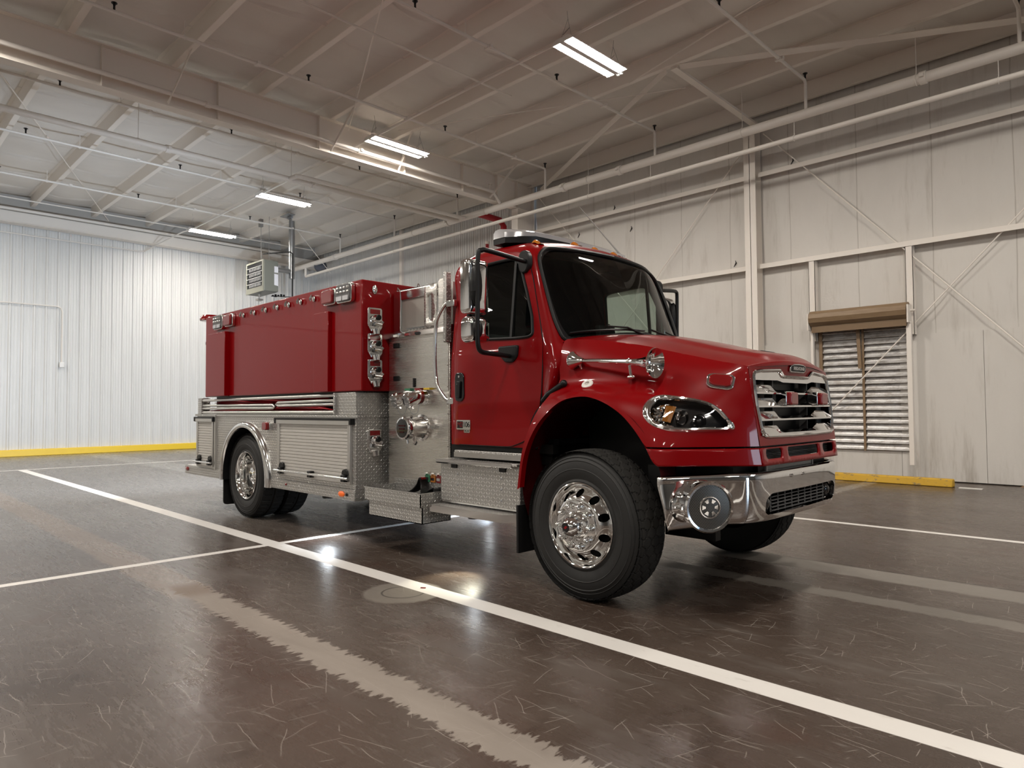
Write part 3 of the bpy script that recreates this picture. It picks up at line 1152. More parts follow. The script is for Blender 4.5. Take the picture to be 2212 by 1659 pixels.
# ---------------------------------------------------------------- louvre and roller shutter on the right wall
lv = empty('louvre_vent', (-4.34, 13.84, .5), 'large wall louvre of dusty metal slats under the tan roller shutter', 'louvre')
mb = MB().box(-.80, -.74, -.06, .05, -.02, 2.42).box(-.80, .79, -.06, .05, 2.36, 2.42)
mb.build('frame', SHUTTER, lv)
MB().box(-.02, .02, -.05, -.02, 0, 2.36).build('centre_strip', SHUTTER, lv)
MB().box(-.74, .77, .045, .05, 0, 2.4).build('backing', mat('dark_gap', (.10, .09, .08), .8), lv)
for k in range(19):
    z = .03 + k * .1235
    mb = MB()
    for a, b in ((-.74, -.02), (.02, .77)):
        P = [(-.055, -.005), (-.05, -.012), (-.005, .03), (.02, .10), (.03, .128), (.022, .128), (.012, .10), (-.012, .036)]
        mb.prism([(u, v) for u, v in P], lambda u, v, w: (w, u, z + v), a + .004, b - .004)
    mb.build('louvre_blade', LOUVRE, lv)
MB().bar((-.045, -.075, 1.55), (-.075, -.075, 2.42), .06, .035, up=(0, 1, 0)).build('pull_bar', SHUTTER, lv)
rs = empty('roller_shutter', (-4.35, 13.62, 2.9), 'rolled up tan steel shutter on its barrel above the wall louvre', 'roller shutter')
mb = MB()
n = 22
prof = []
mb.add([(x, .17 * cos(2 * pi * i / n) * (1 + .045 * (i % 2)), .145 + .15 * sin(2 * pi * i / n) * (1 + .045 * (i % 2))) for x in (-.86, .84) for i in range(n)],
       [(i, (i + 1) % n, n + (i + 1) % n, n + i) for i in range(n)] + [tuple(range(n)), tuple(range(2 * n - 1, n - 1, -1))])
mb.build('curtain_roll', SHUTTER, rs, sharp=10)
MB().box(-.84, .82, -.06, -.03, -.13, .0).build('bottom_bar', mat('brown_bar', (.20, .13, .07), .5), rs)
MB().cyl((-.95, 0, .14), (.95, 0, .14), .022, n=10).build('axle', WHITE, rs)
for x in (-.88, .86):
    MB().box(x - .012, x + .012, -.15, .2, -.08, .24).build('end_bracket', WHITE, rs)
MB().box(.80, .88, -.02, .06, -2.62, -.06).build('guide_rail', WHITE, rs, bevel=.006)
MB().box(-.88, -.83, -.02, .06, -2.4, -.06).build('guide_rail', WHITE, rs, bevel=.006)

# ---------------------------------------------------------------- wheel stop and odd bits on the floor
mb = MB()
mb.prism([(-.10, 0), (.10, 0), (.075, .13), (-.075, .13)], lambda u, v, w: (w, u, v), -2.6, -.0)
o = mb.build('wheel_stop', KERB, bevel=.015)
o.location = (-2.77, 13.05, 0)
tag(o, 'worn yellow concrete wheel stop on the floor below the louvre', 'wheel stop')
o = MB().box(-.16, .16, -.05, .05, 0, .012).build('paper_scrap', WHITEPL)
o.location = (-2.52, 12.98, 0)
tag(o, 'small white scrap on the floor at the end of the yellow wheel stop', 'scrap')
mb = MB()
mb.grid(lambda u, v: (.28 * (u - .5), .08 * (v - .5), .035 * sin(pi * u) * sin(pi * v) * (1 + .5 * sin(9 * u))), 12, 6)
o = mb.build('debris_heap', mat('brown_leaves', (.22, .13, .07), .8))
o.location = (-1.85, 13.78, 0)
tag(o, 'small heap of brown debris at the foot of the right wall', 'debris')
o = MB().box(-.02, .02, -.006, .006, 0, .006).build('red_scrap', REDLENS)
o.location = (-4.12, 3.19, 0)
o.rotation_euler = (0, 0, .6)
tag(o, 'tiny red scrap lying on the white line by the drain patch', 'scrap')
for x, z in ((-11.25, 5.85), (-9.6, 5.7), (-6.9, 4.42), (-10.1, 6.32), (-5.62, 6.34)):
    o = MB().tube([(x, 13.872, z + .10), (x + .02, 13.866, z + .04), (x - .03, 13.862, z - .04)], [.004, .014, .006], 6).build('torn_tape', BLACK)
    tag(o, 'small dark torn scrap clinging to the white right wall', 'torn scrap', 'dark torn scraps on the right wall')
# ---------------------------------------------------------------- surfaces of the front end and the cab (truck space: x forward, right side y < 0)
def _neg(rows):
    return [[(x, -y, z) for x, y, z in r] for r in rows]


RIBS = _neg([
    [(-.42, .875, 1.885), (-.41, .945, 1.78), (-.385, .99, 1.66), (-.355, 1.025, 1.55), (-.39, 1.09, 1.455), (-.475, 1.17, 1.30), (-.575, 1.205, 1.05), (-.64, 1.205, .72)],
    [(-.15, .835, 1.862), (-.15, .92, 1.755), (-.15, .975, 1.64), (-.15, 1.012, 1.545), (-.15, 1.075, 1.49), (-.15, 1.150, 1.45), (-.15, 1.20, 1.36), (-.15, 1.215, 1.0)],
    [(.20, .78, 1.805), (.20, .875, 1.70), (.20, .94, 1.585), (.20, .99, 1.51), (.20, 1.06, 1.465), (.20, 1.145, 1.42), (.20, 1.20, 1.31), (.20, 1.215, .965)],
    [(.44, .745, 1.745), (.44, .83, 1.655), (.44, .895, 1.555), (.44, .955, 1.475), (.44, 1.03, 1.41), (.44, 1.11, 1.33), (.44, 1.175, 1.19), (.44, 1.20, .965)],
    [(.62, .715, 1.70), (.625, .785, 1.63), (.635, .85, 1.54), (.64, .915, 1.455), (.645, .985, 1.37), (.645, 1.055, 1.27), (.635, 1.125, 1.12), (.62, 1.165, .965)],
    [(.78, .69, 1.660), (.795, .74, 1.60), (.81, .79, 1.52), (.82, .83, 1.44), (.825, .875, 1.35), (.83, .915, 1.25), (.83, .945, 1.10), (.83, .96, .965)],
    [(.90, .685, 1.635), (.915, .71, 1.585), (.93, .73, 1.51), (.94, .75, 1.43), (.95, .76, 1.34), (.957, .775, 1.24), (.965, .785, 1.09), (.97, .79, .962)],
    [(.982, .675, 1.615), (.990, .68, 1.57), (1.000, .68, 1.50), (1.010, .68, 1.42), (1.020, .675, 1.33), (1.030, .67, 1.24), (1.046, .665, 1.09), (1.062, .655, .958)],
])

# cab: rows are heights, columns run from the middle of the rear wall round the side to the middle of the windscreen
CABZ = [1.03, 1.22, 1.45, 1.68, 1.80, 1.88, 2.08, 2.32, 2.54, 2.66, 2.74, 2.79, 2.815]
CABXY = [
    [(-1.65, 0), (-1.65, .5), (-1.645, .96), (-1.615, 1.015), (-1.45, 1.035), (-1.0, 1.035), (-.58, 1.03), (-.69, .97), (-.72, .5), (-.72, 0)],
    [(-1.65, 0), (-1.65, .5), (-1.645, .96), (-1.615, 1.015), (-1.45, 1.035), (-1.0, 1.035), (-.57, 1.03), (-.66, .98), (-.70, .5), (-.70, 0)],
    [(-1.655, 0), (-1.655, .5), (-1.65, .96), (-1.615, 1.02), (-1.45, 1.045), (-1.0, 1.048), (-.54, 1.04), (-.44, 1.02), (-.52, .5), (-.52, 0)],
    [(-1.66, 0), (-1.66, .5), (-1.65, .96), (-1.615, 1.015), (-1.45, 1.04), (-1.0, 1.042), (-.53, 1.03), (-.385, .985), (-.34, .5), (-.34, 0)],
    [(-1.66, 0), (-1.66, .5), (-1.65, .955), (-1.615, 1.01), (-1.45, 1.03), (-1.0, 1.03), (-.53, 1.02), (-.41, .935), (-.32, .5), (-.30, 0)],
    [(-1.66, 0), (-1.66, .5), (-1.65, .95), (-1.61, 1.0), (-1.45, 1.02), (-1.0, 1.02), (-.535, 1.01), (-.43, .88), (-.26, .5), (-.20, 0)],
    [(-1.66, 0), (-1.655, .5), (-1.645, .935), (-1.605, .985), (-1.45, 1.005), (-1.0, 1.005), (-.585, .99), (-.505, .87), (-.355, .5), (-.295, 0)],
    [(-1.655, 0), (-1.65, .5), (-1.635, .915), (-1.595, .965), (-1.45, .983), (-1.0, .983), (-.655, .965), (-.588, .853), (-.465, .5), (-.41, 0)],
    [(-1.655, 0), (-1.655, .5), (-1.645, .92), (-1.61, .965), (-1.45, .97), (-1.0, .96), (-.735, .93), (-.665, .832), (-.555, .5), (-.51, 0)],
    [(-1.62, 0), (-1.615, .5), (-1.59, .88), (-1.55, .925), (-1.42, .94), (-1.05, .925), (-.805, .89), (-.725, .80), (-.61, .48), (-.57, 0)],
    [(-1.54, 0), (-1.53, .45), (-1.49, .77), (-1.45, .82), (-1.34, .85), (-1.08, .83), (-.90, .795), (-.82, .72), (-.69, .45), (-.645, 0)],
    [(-1.44, 0), (-1.43, .35), (-1.38, .56), (-1.33, .61), (-1.24, .63), (-1.08, .61), (-.99, .59), (-.92, .53), (-.81, .35), (-.765, 0)],
    [(-1.24, 0), (-1.235, .1), (-1.22, .15), (-1.19, .17), (-1.15, .18), (-1.1, .18), (-1.06, .17), (-1.03, .15), (-1.005, .1), (-1.0, 0)],
]
CABROWS = [[(x, -y, z) for x, y in r] for r, z in zip(CABXY, CABZ)]
# ================================================================ the fire truck
TX, TY = -3.04, 4.96
truck = empty('fire_truck', (TX, TY, 0), 'red fire tanker truck with chrome bumper parked across the white floor lines', 'fire truck')
FE = Loft(RIBS)
CB = Loft(CABROWS)


def T(mb, name, m, parent=truck, **k):
    return mb.build(name, m, parent, **k)


def fev(u, v): return FE(u, v)


def vz(u, z):
    """column where the front-end surface at rib u reaches height z"""
    lo, hi = 3.0, 7.0
    for _ in range(40):
        mid = (lo + hi) / 2
        if FE.ev(u, mid)[2] > z:
            lo = mid
        else:
            hi = mid
    return (lo + hi) / 2


ARCH = [(.555, 1.02), (.49, 1.115), (.40, 1.225), (.30, 1.315), (.17, 1.385), (.02, 1.425), (-.13, 1.415), (-.25, 1.375), (-.36, 1.295), (-.45, 1.20), (-.525, 1.075), (-.575, .94), (-.602, .80), (-.61, .74)]
ARCH = [tuple(p) for p in catmull(ARCH, 4)]
arch_uv = []
gu, gv = 3.6, 6.0
for p in ARCH:
    gu, gv = FE.inv(p, (0, 2), gu, gv, (0, 3.6), (7, 7))
    arch_uv.append((gu, gv))
ZS = 1.088
# hood side: from the shoulder down to the split line, cut out round the wheel
iarch = [(u, v) for u, v in arch_uv if FE.ev(u, v)[2] > ZS + .004 or FE.ev(u, v)[0] < 0]
side = [(0, 0), (7, 0)] + [(7, vz(7, ZS))] + [(u, vz(u, ZS)) for u in np.linspace(6.8, iarch[0][0] + .15, 14)] + iarch + [(0, 7)]
HEADUV = [(3.06, 5.164), (2.995, 4.545), (3.091, 3.867), (3.398, 3.533), (3.912, 3.492), (4.491, 3.55), (5.027, 3.805), (5.375, 4.218), (5.667, 4.782), (5.832, 5.028), (5.851, 5.264), (5.61, 5.351), (4.989, 5.431), (4.402, 5.497), (3.924, 5.543), (3.476, 5.532), (3.217, 5.422)]
HEADC = [tuple(p) for p in catmull(HEADUV, 3, closed=True)]
cu_, cv_ = np.mean([p[0] for p in HEADC]), np.mean([p[1] for p in HEADC])


def shrink(P, k, dv=0.):
    return [(cu_ + (u - cu_) * k, cv_ + (v - cv_) * (k - dv)) for u, v in P]


hood = MB()
sd = trimmed(side, [shrink(HEADC, .95)], fev, (.16, .22))
sd.mirror()
hood.add(sd.v, sd.f)


def xbase(z): return 1.065 - min(max((z - .958) / .657, 0), 1) * .083


def ssm(t):
    t = min(max(t, 0), 1)
    return t * t * (3 - 2 * t)


def fx(y, z): return xbase(z) + (.012 + .038 * ssm((z - 1.50) / .15)) * (1 - (y / .675) ** 2)


HB = [(.20, .070), (.06, .075), (.0, .080), (.0, .085), (.0, .080), (.005, .085), (.03, .080), (.05, .055)]


def hood_top(u, s):
    """u along the shoulder, s from -1 (right) to 1"""
    p = FE.ev(u, 0)
    i = min(int(u), 6)
    f = u - i
    bx = HB[i][0] * (1 - f) + HB[i + 1][0] * f
    bz = HB[i][1] * (1 - f) + HB[i + 1][1] * f
    crown = 1 - abs(s) ** 2.4
    # long raised centre panel of the hood
    ridge = .018 * ssm((.62 - abs(s)) / .10) * ssm((u - .6) / 1.2) * ssm((7.0 - u) / .8)
    return (p[0] + bx * (1 - s * s), -abs(p[1]) * -s if s > 0 else abs(p[1]) * s, p[2] + bz * crown + ridge)


hood.grid(lambda a, b: hood_top(7 * a, 2 * b - 1), 56, 48)
ztop = lambda y: 1.615 + .055 * (1 - abs(y / .675) ** 2.4) - .03 * (1 - abs(y / .675) ** 6)
hood.grid(lambda a, b: (lambda p, y: (p[0] + .014 * sin(a * pi / 2) * (1 - (y / .675) ** 2), y, p[2] - (p[2] - ztop(y)) * (1 - cos(a * pi / 2))))(hood_top(7, 2 * b - 1), .675 * (2 * b - 1)), 4, 48)
GR = [(-.635, 1.555), (-.61, 1.577), (-.53, 1.588), (-.29, 1.598), (-.27, 1.592), (-.21, 1.556), (.21, 1.556), (.27, 1.592), (.29, 1.598), (.53, 1.588), (.61, 1.577), (.635, 1.555), (.645, 1.45), (.645, 1.36), (.625, 1.205), (.60, 1.165), (.55, 1.148), (.2, 1.143), (-.2, 1.143), (-.55, 1.148), (-.60, 1.165), (-.625, 1.205), (-.645, 1.36), (-.645, 1.45)]


def crease_y(z):
    t = (1.615 - z) / .657
    return .675 + .006 * sin(pi * t * .8) - .02 * max(t, 0) ** 1.5


fo = [(y, ztop(y)) for y in np.linspace(.675, -.675, 28)] + [(-crease_y(z), z) for z in np.linspace(1.58, ZS, 12)] + [(crease_y(z), z) for z in np.linspace(ZS, 1.58, 12)]
nf = trimmed(fo, [GR], lambda y, z: (fx(y, z) + .003, y, z), (.05, .05))
hood.add(nf.v, nf.f)
T(hood, 'hood', RED, sharp=34)
HOODO = truck.children[-1]
# arch lip turned inwards
lip = MB()
lp = [FE.ev(u, v) for u, v in arch_uv]
lip.add([tuple(p) for p in lp] + [(p[0], p[1] + .05, p[2]) for p in lp], [(i, i + 1, len(lp) + i + 1, len(lp) + i) for i in range(len(lp) - 1)])
T(lip, 'arch_lip', RED, HOODO)
lip2 = MB()
lip2.add([(x, -y, z) for x, y, z in lip.v], [tuple(reversed(f)) for f in lip.f])
T(lip2, 'arch_lip', RED, HOODO)
# hood intake scoops with dark slots
sc = MB()
sc.obox((.80, .03, 1.757), (.05, .15, .012), Matrix.Rotation(.22, 3, 'Y'))
T(sc, 'hood_vent', BLACK, HOODO, bevel=.004)
# split line valance below, with three slots
val = MB()
va = FE.inv((.518, ZS - .012), (0, 2), 3.4, 6.3, (0, 3.6), (7, 7))
vb = FE.inv((.60, .968), (0, 2), 3.8, 6.9, (0, 3.6), (7, 7))
b0 = [(u, vz(u, ZS - .012)) for u in np.linspace(va[0], 7, 26)]
vs_ = trimmed(b0 + [(u, 7) for u in np.linspace(7, vb[0], 26)], [], fev, (.15, .12))
vs_.mirror()
val.add(vs_.v, vs_.f)
vo = [(crease_y(z), z) for z in np.linspace(ZS - .012, .958, 5)] + [(-crease_y(z), z) for z in np.linspace(.958, ZS - .012, 5)]
SL = [rrect(-.60, -.36, 1.000, 1.066, .03), rrect(-.27, .27, 1.000, 1.066, .02), rrect(.36, .60, 1.000, 1.066, .03)]
vf = trimmed(vo, SL, lambda y, z: (fx(y, z) + .003, y, z), (.05, .03))
val.add(vf.v, vf.f)
VAL = T(val, 'front_valance', RED, sharp=34, solid=.012)
mb = MB().box(.93, .97, -.64, .64, .985, 1.085)
for k in range(9):
    mb.box(.97, 1.0, -.63, .63, .99 + k * .0105, .994 + k * .0105)
T(mb, 'slot_mesh', GREYPL, VAL)

# ---------------------------------------------------------------- grille
def gpt(y, z, d): return (fx(y, z) + d, y, z)


grille = T(MB().tube([gpt(y, z, .008) for y, z in round_poly(GR, .012, 2)], .013, 8, closed=True), 'grille', CHROME)
mb = MB().box(.885, .90, -.63, .63, 1.15, 1.60)
for k in range(44):
    z = 1.15 + k * .0102
    mb.box(.90, .906, -.62, .62, z, z + .004)
T(mb, 'radiator_mesh', BLACK, grille)


def gbar(zb, h, hs, name='grille_bar', w=.63, d0=.022):
    """stepped bar: tall bright outer thirds, thin middle"""
    mb = MB()
    P = [(-w, zb, hs), (-.36, zb, hs), (-.27, zb, h), (.27, zb, h), (.36, zb, hs), (w, zb, hs)]
    for k, (d, top) in enumerate(((.012, 0), (-d0, 1))):
        mb.v += [(fx(y, z) + d, y, z + (hh if top else .012)) for y, z, hh in P]
    n = len(P)
    mb.v += [(fx(y, z) + .012, y, z) for y, z, hh in P]
    mb.v += [(fx(y, z) - d0, y, z) for y, z, hh in P]
    for i in range(n - 1):
        mb.f += [(i, i + 1, n + i + 1, n + i), (2 * n + i, 2 * n + i + 1, i + 1, i), (3 * n + i, 3 * n + i + 1, 2 * n + i + 1, 2 * n + i)]
    return T(mb, name, CHROME, grille, sharp=20)


for zb in (1.432, 1.342, 1.252, 1.155):
    gbar(zb, .028, .062)
# top bar follows the notch
mb = MB()
P = [(-.63, 1.525, 1.575), (-.53, 1.525, 1.588), (-.30, 1.528, 1.598), (-.215, 1.515, 1.556), (.215, 1.515, 1.556), (.30, 1.528, 1.598), (.53, 1.525, 1.588), (.63, 1.525, 1.575)]
n = len(P)
mb.v += [(fx(y, a) + .012, y, a) for y, a, b in P] + [(fx(y, b) + .004, y, b) for y, a, b in P] + [(fx(y, a) - .05, y, a) for y, a, b in P]
mb.f += [f for i in range(n - 1) for f in ((i, i + 1, n + i + 1, n + i), (2 * n + i, 2 * n + i + 1, i + 1, i))]
T(mb, 'grille_top_bar', CHROME, grille, sharp=20)
for y in (-.30, .30):
    MBb = MB().box(.92, .98, y - .006, y + .006, 1.16, 1.54)
    T(MBb, 'grille_rib', GREYPL, grille)
for s in (-1, 1):
    for zb in (1.47, 1.375, 1.285, 1.19):
        T(MB().box(.95, .962, s * .575 - .045, s * .575 + .045, zb, zb + .055), 'bracket', GALV, grille)
# red flashers in the grille
for y in (-.20, .36):
    y0 = y + .0
    x = fx(y0, 1.40) + .03
    fl = T(MB().prism(rrect(y0 - .075, y0 + .075, 1.348, 1.452, .02, 4), lambda u, v, w: (w, u, v), x - .06, x + .015), 'grille_flasher', CHROME, grille, bevel=.004)
    mb = MB().prism(rrect(y0 - .064, y0 + .064, 1.354, 1.446, .018, 4), lambda u, v, w: (w, u, v), x, x + .045)
    T(mb, 'red_lens', REDLENS, fl, bevel=.012, seg=3)
# emblem plate
def emb_pt(u, v, w):
    z = 1.618 + v
    return (fx(u, z) + .004 + w, u, z)


E1 = [(-.14, .0), (-.132, -.022), (-.11, -.028), (.11, -.028), (.132, -.022), (.14, .0), (.125, .022), (.08, .031), (0, .034), (-.08, .031), (-.125, .022)]
emblem = T(MB().prism(E1, emb_pt, .0, .012), 'hood_emblem', CHROME, HOODO, bevel=.004)
T(MB().prism([(u * .9, v * .8) for u, v in E1], emb_pt, .011, .014), 'emblem_field', BLACK, emblem)
Rf = Matrix(((0, 0, 1), (1, 0, 0), (0, 1, 0)))      # text x -> +y, text y -> +z, normal -> +x
text('FREIGHTLINER', .034, Matrix.Translation((fx(0, 1.617) + .0195, 0, 1.617)) @ Rf.to_4x4(), CHROME, parent=emblem, depth=.0015, spacing=.86)

# ---------------------------------------------------------------- headlights
def ring_on(S, outer, inner, d_out, d_mid, d_in, sgn=-1):
    """chrome bezel between two outlines on a surface"""
    n = len(outer)
    mb = MB()
    rows = []
    for k, d in ((0, d_out), (.35, d_mid), (.75, d_mid * .9), (1, d_in)):
        rows.append([S((o[0] * (1 - k) + i[0] * k), (o[1] * (1 - k) + i[1] * k), sgn * d) for o, i in zip(outer, inner)])
    mb.v = [tuple(p) for r in rows for p in r]
    mb.f = [(a * n + i, a * n + (i + 1) % n, (a + 1) * n + (i + 1) % n, (a + 1) * n + i) for a in range(len(rows) - 1) for i in range(n)]
    return mb


def headlight(side):
    m = (lambda b: b.mirror_only()) if side > 0 else (lambda b: b)

    def fl(b):
        if side > 0:
            b.v = [(x, -y, z) for x, y, z in b.v]
            b.f = [tuple(reversed(f)) for f in b.f]
        return b
    HO, HI = HEADC, shrink(HEADC, .80, .03)
    hl = T(fl(ring_on(FE, HO, HI, .0, .018, -.004)), 'headlight', CHROME, sharp=60)
    back = trimmed(shrink(HEADC, .95), [], lambda u, v: FE(u, v, .055), (.25, .2))
    T(fl(back), 'lamp_bowl', BLACKGLOSS, hl)
    wall = MB()
    A = [FE(u, v, .0) for u, v in shrink(HEADC, .93)]
    B = [FE(u, v, .055) for u, v in shrink(HEADC, .90)]
    n = len(A)
    wall.v = [tuple(p) for p in A + B]
    wall.f = [(i, (i + 1) % n, n + (i + 1) % n, n + i) for i in range(n)]
    T(fl(wall), 'lamp_side', BLACKGLOSS, hl)
    sil = [(3.35, 5.15), (3.22, 4.75), (3.3, 4.25), (3.55, 3.95), (3.75, 3.95), (3.58, 4.3), (3.6, 4.9), (3.8, 5.2), (4.3, 5.32), (4.25, 5.42), (3.6, 5.38)]
    T(fl(trimmed(sil, [], lambda u, v: FE(u, v, .03 + .006 * sin(40 * u) * sin(30 * v)), (.06, .08))), 'reflector', CHROME, hl, sharp=10)
    T(fl(trimmed([(3.62, 4.15), (3.95, 4.12), (3.95, 5.15), (3.68, 5.15)], [], lambda u, v: FE(u, v, .018 + .004 * sin(50 * u)), (.05, .1))), 'amber_reflector', DULLAMBER, hl, sharp=20)
    c = FE(4.2, 4.75, .03)
    nrm = FE(4.2, 4.75, -.05) - FE(4.2, 4.75, .0)
    ax = Vector((nrm[0], nrm[1], 0)).normalized() * 1
    ax = (ax + Vector((.9, 0, 0))).normalized()
    T(fl(MB().lathe([(.0, -.03), (.035, -.02), (.05, .01)], c, ax, 20)), 'bulb_reflector', CHROME, hl)
    c = Vector(FE(4.72, 4.95, .035))
    T(fl(MB().lathe([(.048, .0), (.050, .012), (.044, .018)], c, ax, 28)), 'projector_ring', CHROME, hl)
    T(fl(MB().ell(c, (.040, .040, .040))), 'projector_lens', BLACKGLOSS, hl)
    T(fl(trimmed(shrink(HEADC, .86, .02), [], lambda u, v: FE(u, v, -.004), (.2, .2))), 'lens_cover', LENSGLASS, hl)


headlight(-1)
headlight(1)

# red warning light above the headlight
def lamp_on(S, u, v, hu, hv, r=.35):
    pts = []
    for a in [2 * pi * k / 28 for k in range(28)]:
        q = 4.
        cx, sx = abs(cos(a)) ** (2 / q) * (1 if cos(a) >= 0 else -1), abs(sin(a)) ** (2 / q) * (1 if sin(a) >= 0 else -1)
        pts.append((u + hu * cx, v + hv * sx))
    return pts


for sd_ in (-1, 1):
    cs = [((.765, -.800, 1.562), (.910, -.722, 1.545), (.905, -.757, 1.458), (.775, -.832, 1.482))]
    q = np.array(cs[0])
    nn = np.cross(q[1] - q[0], q[3] - q[0])
    nn = nn / np.linalg.norm(nn)
    if nn[1] > 0:
        nn = -nn

    def lp_(a, b, d):
        p = q[0] * (1 - a) * (1 - b) + q[1] * a * (1 - b) + q[2] * a * b + q[3] * (1 - a) * b + nn * d
        return (p[0], p[1] * -sd_, p[2])
    R1 = rrect(-.06, 1.06, -.10, 1.10, .3, 5)
    wl = T(MB().prism(R1, lp_, -.03, .016), 'warning_light', CHROME, bevel=.005)
    mb = MB().prism(rrect(.03, .97, .04, .96, .28, 5), lp_, .01, .036)
    T(mb, 'red_lens', REDLENS, wl, bevel=.008, seg=3)

# ---------------------------------------------------------------- bumper
BPL = [(1.085, 0), (1.083, .25), (1.075, .48), (1.055, .635), (1.015, .745), (.955, .825), (.85, .94), (.74, 1.065), (.645, 1.185), (.61, 1.195)]


def bump_row(z, ins, zend=None, xend=0.):
    out = []
    n = len(BPL)
    for i, (x, y) in enumerate(BPL):
        t = max(0, (i - 5) / (n - 6))
        out.append((x - ins * (1 - .4 * t) + xend * t, -(y - ins * .6 * t), z + (0 if zend is None else (zend - z) * t)))
    return out


BUM = Loft([bump_row(.918, .05, .90), bump_row(.916, .022, .898), bump_row(.895, .002, .885), bump_row(.84, .0, .84), bump_row(.72, .004, .72, .035), bump_row(.63, .018, .615, .06), bump_row(.590, .045, .56, .085), bump_row(.582, .09, .545, .085)])
bm = MB()
hole = [(.7 + 0, 0)]


def buv(y, z):
    return BUM.inv((-y, z), (1, 2), 4., 3.)


hole_in = []
HOLE = round_poly([(0.01, .775), (.54, .775), (.605, .735), (.605, .655), (.57, .632), (.01, .632)], .03, 3)
gu, gv = 3.5, .1
for y, z in HOLE:
    gu, gv = BUM.inv((-y, z), (1, 2), gu, max(gv, .05))
    hole_in.append((gu, gv))
SEAM = 4.05
c_out = [(0, 0), (0, SEAM), (7, SEAM), (7, 0)]
# centre section: both halves, notch along the middle cut by the lower grille opening
hi0 = [p for p in hole_in]
top_u = BUM.inv((0, .775), (1, 2), 3.5, .02)[0]
bot_u = BUM.inv((0, .632), (1, 2), 5, .02)[0]
cen = [(0, 0), (top_u, 0)] + [p for p in hi0 if p[1] > .08][0:] + [(bot_u, 0), (7, 0), (7, SEAM - .012), (0, SEAM - .012)]
mid = [p for p in hi0 if p[1] > .12]
cen = [(0, 0)] + [(top_u, 0)] + mid + [(bot_u, 0)] + [(7, 0), (7, SEAM - .012), (0, SEAM - .012)]
bc = trimmed(cen, [], lambda u, v: BUM(u, v), (.25, .2))
bc.mirror()
bumper = T(bc, 'bumper', CHROME, sharp=50)
for s in (-1, 1):
    w = trimmed([(0, SEAM + .012), (7, SEAM + .012), (7, 9), (0, 9)], [], lambda u, v: BUM(u, v), (.25, .2))
    if s > 0:
        w.v = [(x, -y, z) for x, y, z in w.v]
        w.f = [tuple(reversed(f)) for f in w.f]
    T(w, 'bumper_wing', CHROME, bumper, sharp=50)
# return lip round the opening and the black grille in it
lp = [BUM(u, v) for u, v in [(top_u, 0)] + mid + [(bot_u, 0)]]
mb = MB()
n = len(lp)
mb.v = [tuple(p) for p in lp] + [(p[0] - .05, p[1], p[2]) for p in lp]
mb.f = [(i, i + 1, n + i + 1, n + i) for i in range(n - 1)]
mb.mirror()
T(mb, 'opening_lip', CHROME, bumper)
mb = MB()
for k in range(6):
    z = .645 + k * .023
    mb.bar((1.02, -.46, z), (1.02, .46, z), .02, .006, up=(0, 0, 1))
for k in range(9):
    y = -.46 + k * .115
    mb.bar((1.02, y, .636), (1.02, y, .77), .014, .006, up=(1, 0, 0))
T(mb, 'lower_grille', GREYPL, bumper)
mb = MB().box(.92, .96, -.62, .62, .60, .80)
T(mb, 'grille_backing', BLACK, bumper)
for s in (-1, 1):
    mb = MB().ell((.985, s * .53, .705), (.06, .062, .058)).lathe([(.05, 0), (.060, .02), (.056, .03)], (.995, s * .53, .705), (1, 0, 0), 20)
    T(mb, 'fog_lamp', BLACKGLOSS, bumper)
for y in (-.26, -.07):
    T(MB().cyl((1.08, y, .872), (1.093, y, .872), .012, n=10), 'bumper_bolt', CHROME, bumper)
# siren speaker on the right wing
sp_c = Vector((.805, -1.005, .728))
ax = Vector((.80, -.58, -.03)).normalized()
sp = T(MB().lathe([(.0, -.02), (.13, -.02), (.134, .0), (.138, .02)], sp_c, ax, 40), 'siren_speaker', CHROME)
mb = MB()
n = 72
prof = [(.134, .0), (.148, .015), (.148, .105), (.14, .115)]
u0 = ax.cross(Vector((0, 0, 1))).normalized()
w0 = ax.cross(u0)
vs, fs = [], []
for r, t in prof:
    for i in range(n):
        k = (.93 if i % 6 in (0, 1) and .01 < t < .11 else 1.)
        a = 2 * pi * i / n
        vs.append(sp_c + ax * t + (u0 * cos(a) + w0 * sin(a)) * r * k)
fs = [(a * n + i, a * n + (i + 1) % n, (a + 1) * n + (i + 1) % n, (a + 1) * n + i) for a in range(3) for i in range(n)]
mb.add(vs, fs)
T(mb, 'ribbed_body', CHROME, sp, sharp=25)
T(MB().lathe([(.14, .10), (.160, .112), (.162, .13), (.153, .142), (.140, .140), (.138, .13)], sp_c, ax, 48), 'rim', CHROME, sp)


def _perf(nt, b):
    u, v, _ = xyz(coords('UV', (1 / .0085, 1 / .0085, 1)))
    v2 = v
    off = E.op('MODULO', E.op('FLOOR', v), 2.) * .5
    a, c = efrac(u + off) - .5, efrac(v2) - .5
    d = E.op('SQRT', a * a + c * c)
    h = sstep(.36, .44, d)
    link(nt, mixc((.008, .007, .006), (.24, .23, .215), h), b.inputs['Base Color'])
    link(nt, h * .9, b.inputs['Metallic'])


PERF = mat('perforated_steel', (.4, .4, .4), .3, .9, fn=_perf)
T(MB().lathe([(.0, .136), (.06, .135), (.14, .130)], sp_c, ax, 48), 'speaker_mesh', PERF, sp)
T(MB().lathe([(.060, .136), (.062, .142), (.068, .142), (.070, .135)], sp_c, ax, 40), 'logo_ring', CHROME, sp)
mb = MB()
for k in range(6):
    a0 = 2 * pi * k / 6
    q = [sp_c + ax * .141 + (u0 * cos(a0 + d) + w0 * sin(a0 + d)) * r for r, d in ((.030, -.2), (.054, -.28), (.054, .28), (.030, .2))]
    mb.add(q, [(0, 1, 2, 3)])
T(mb, 'logo', CHROME, sp)
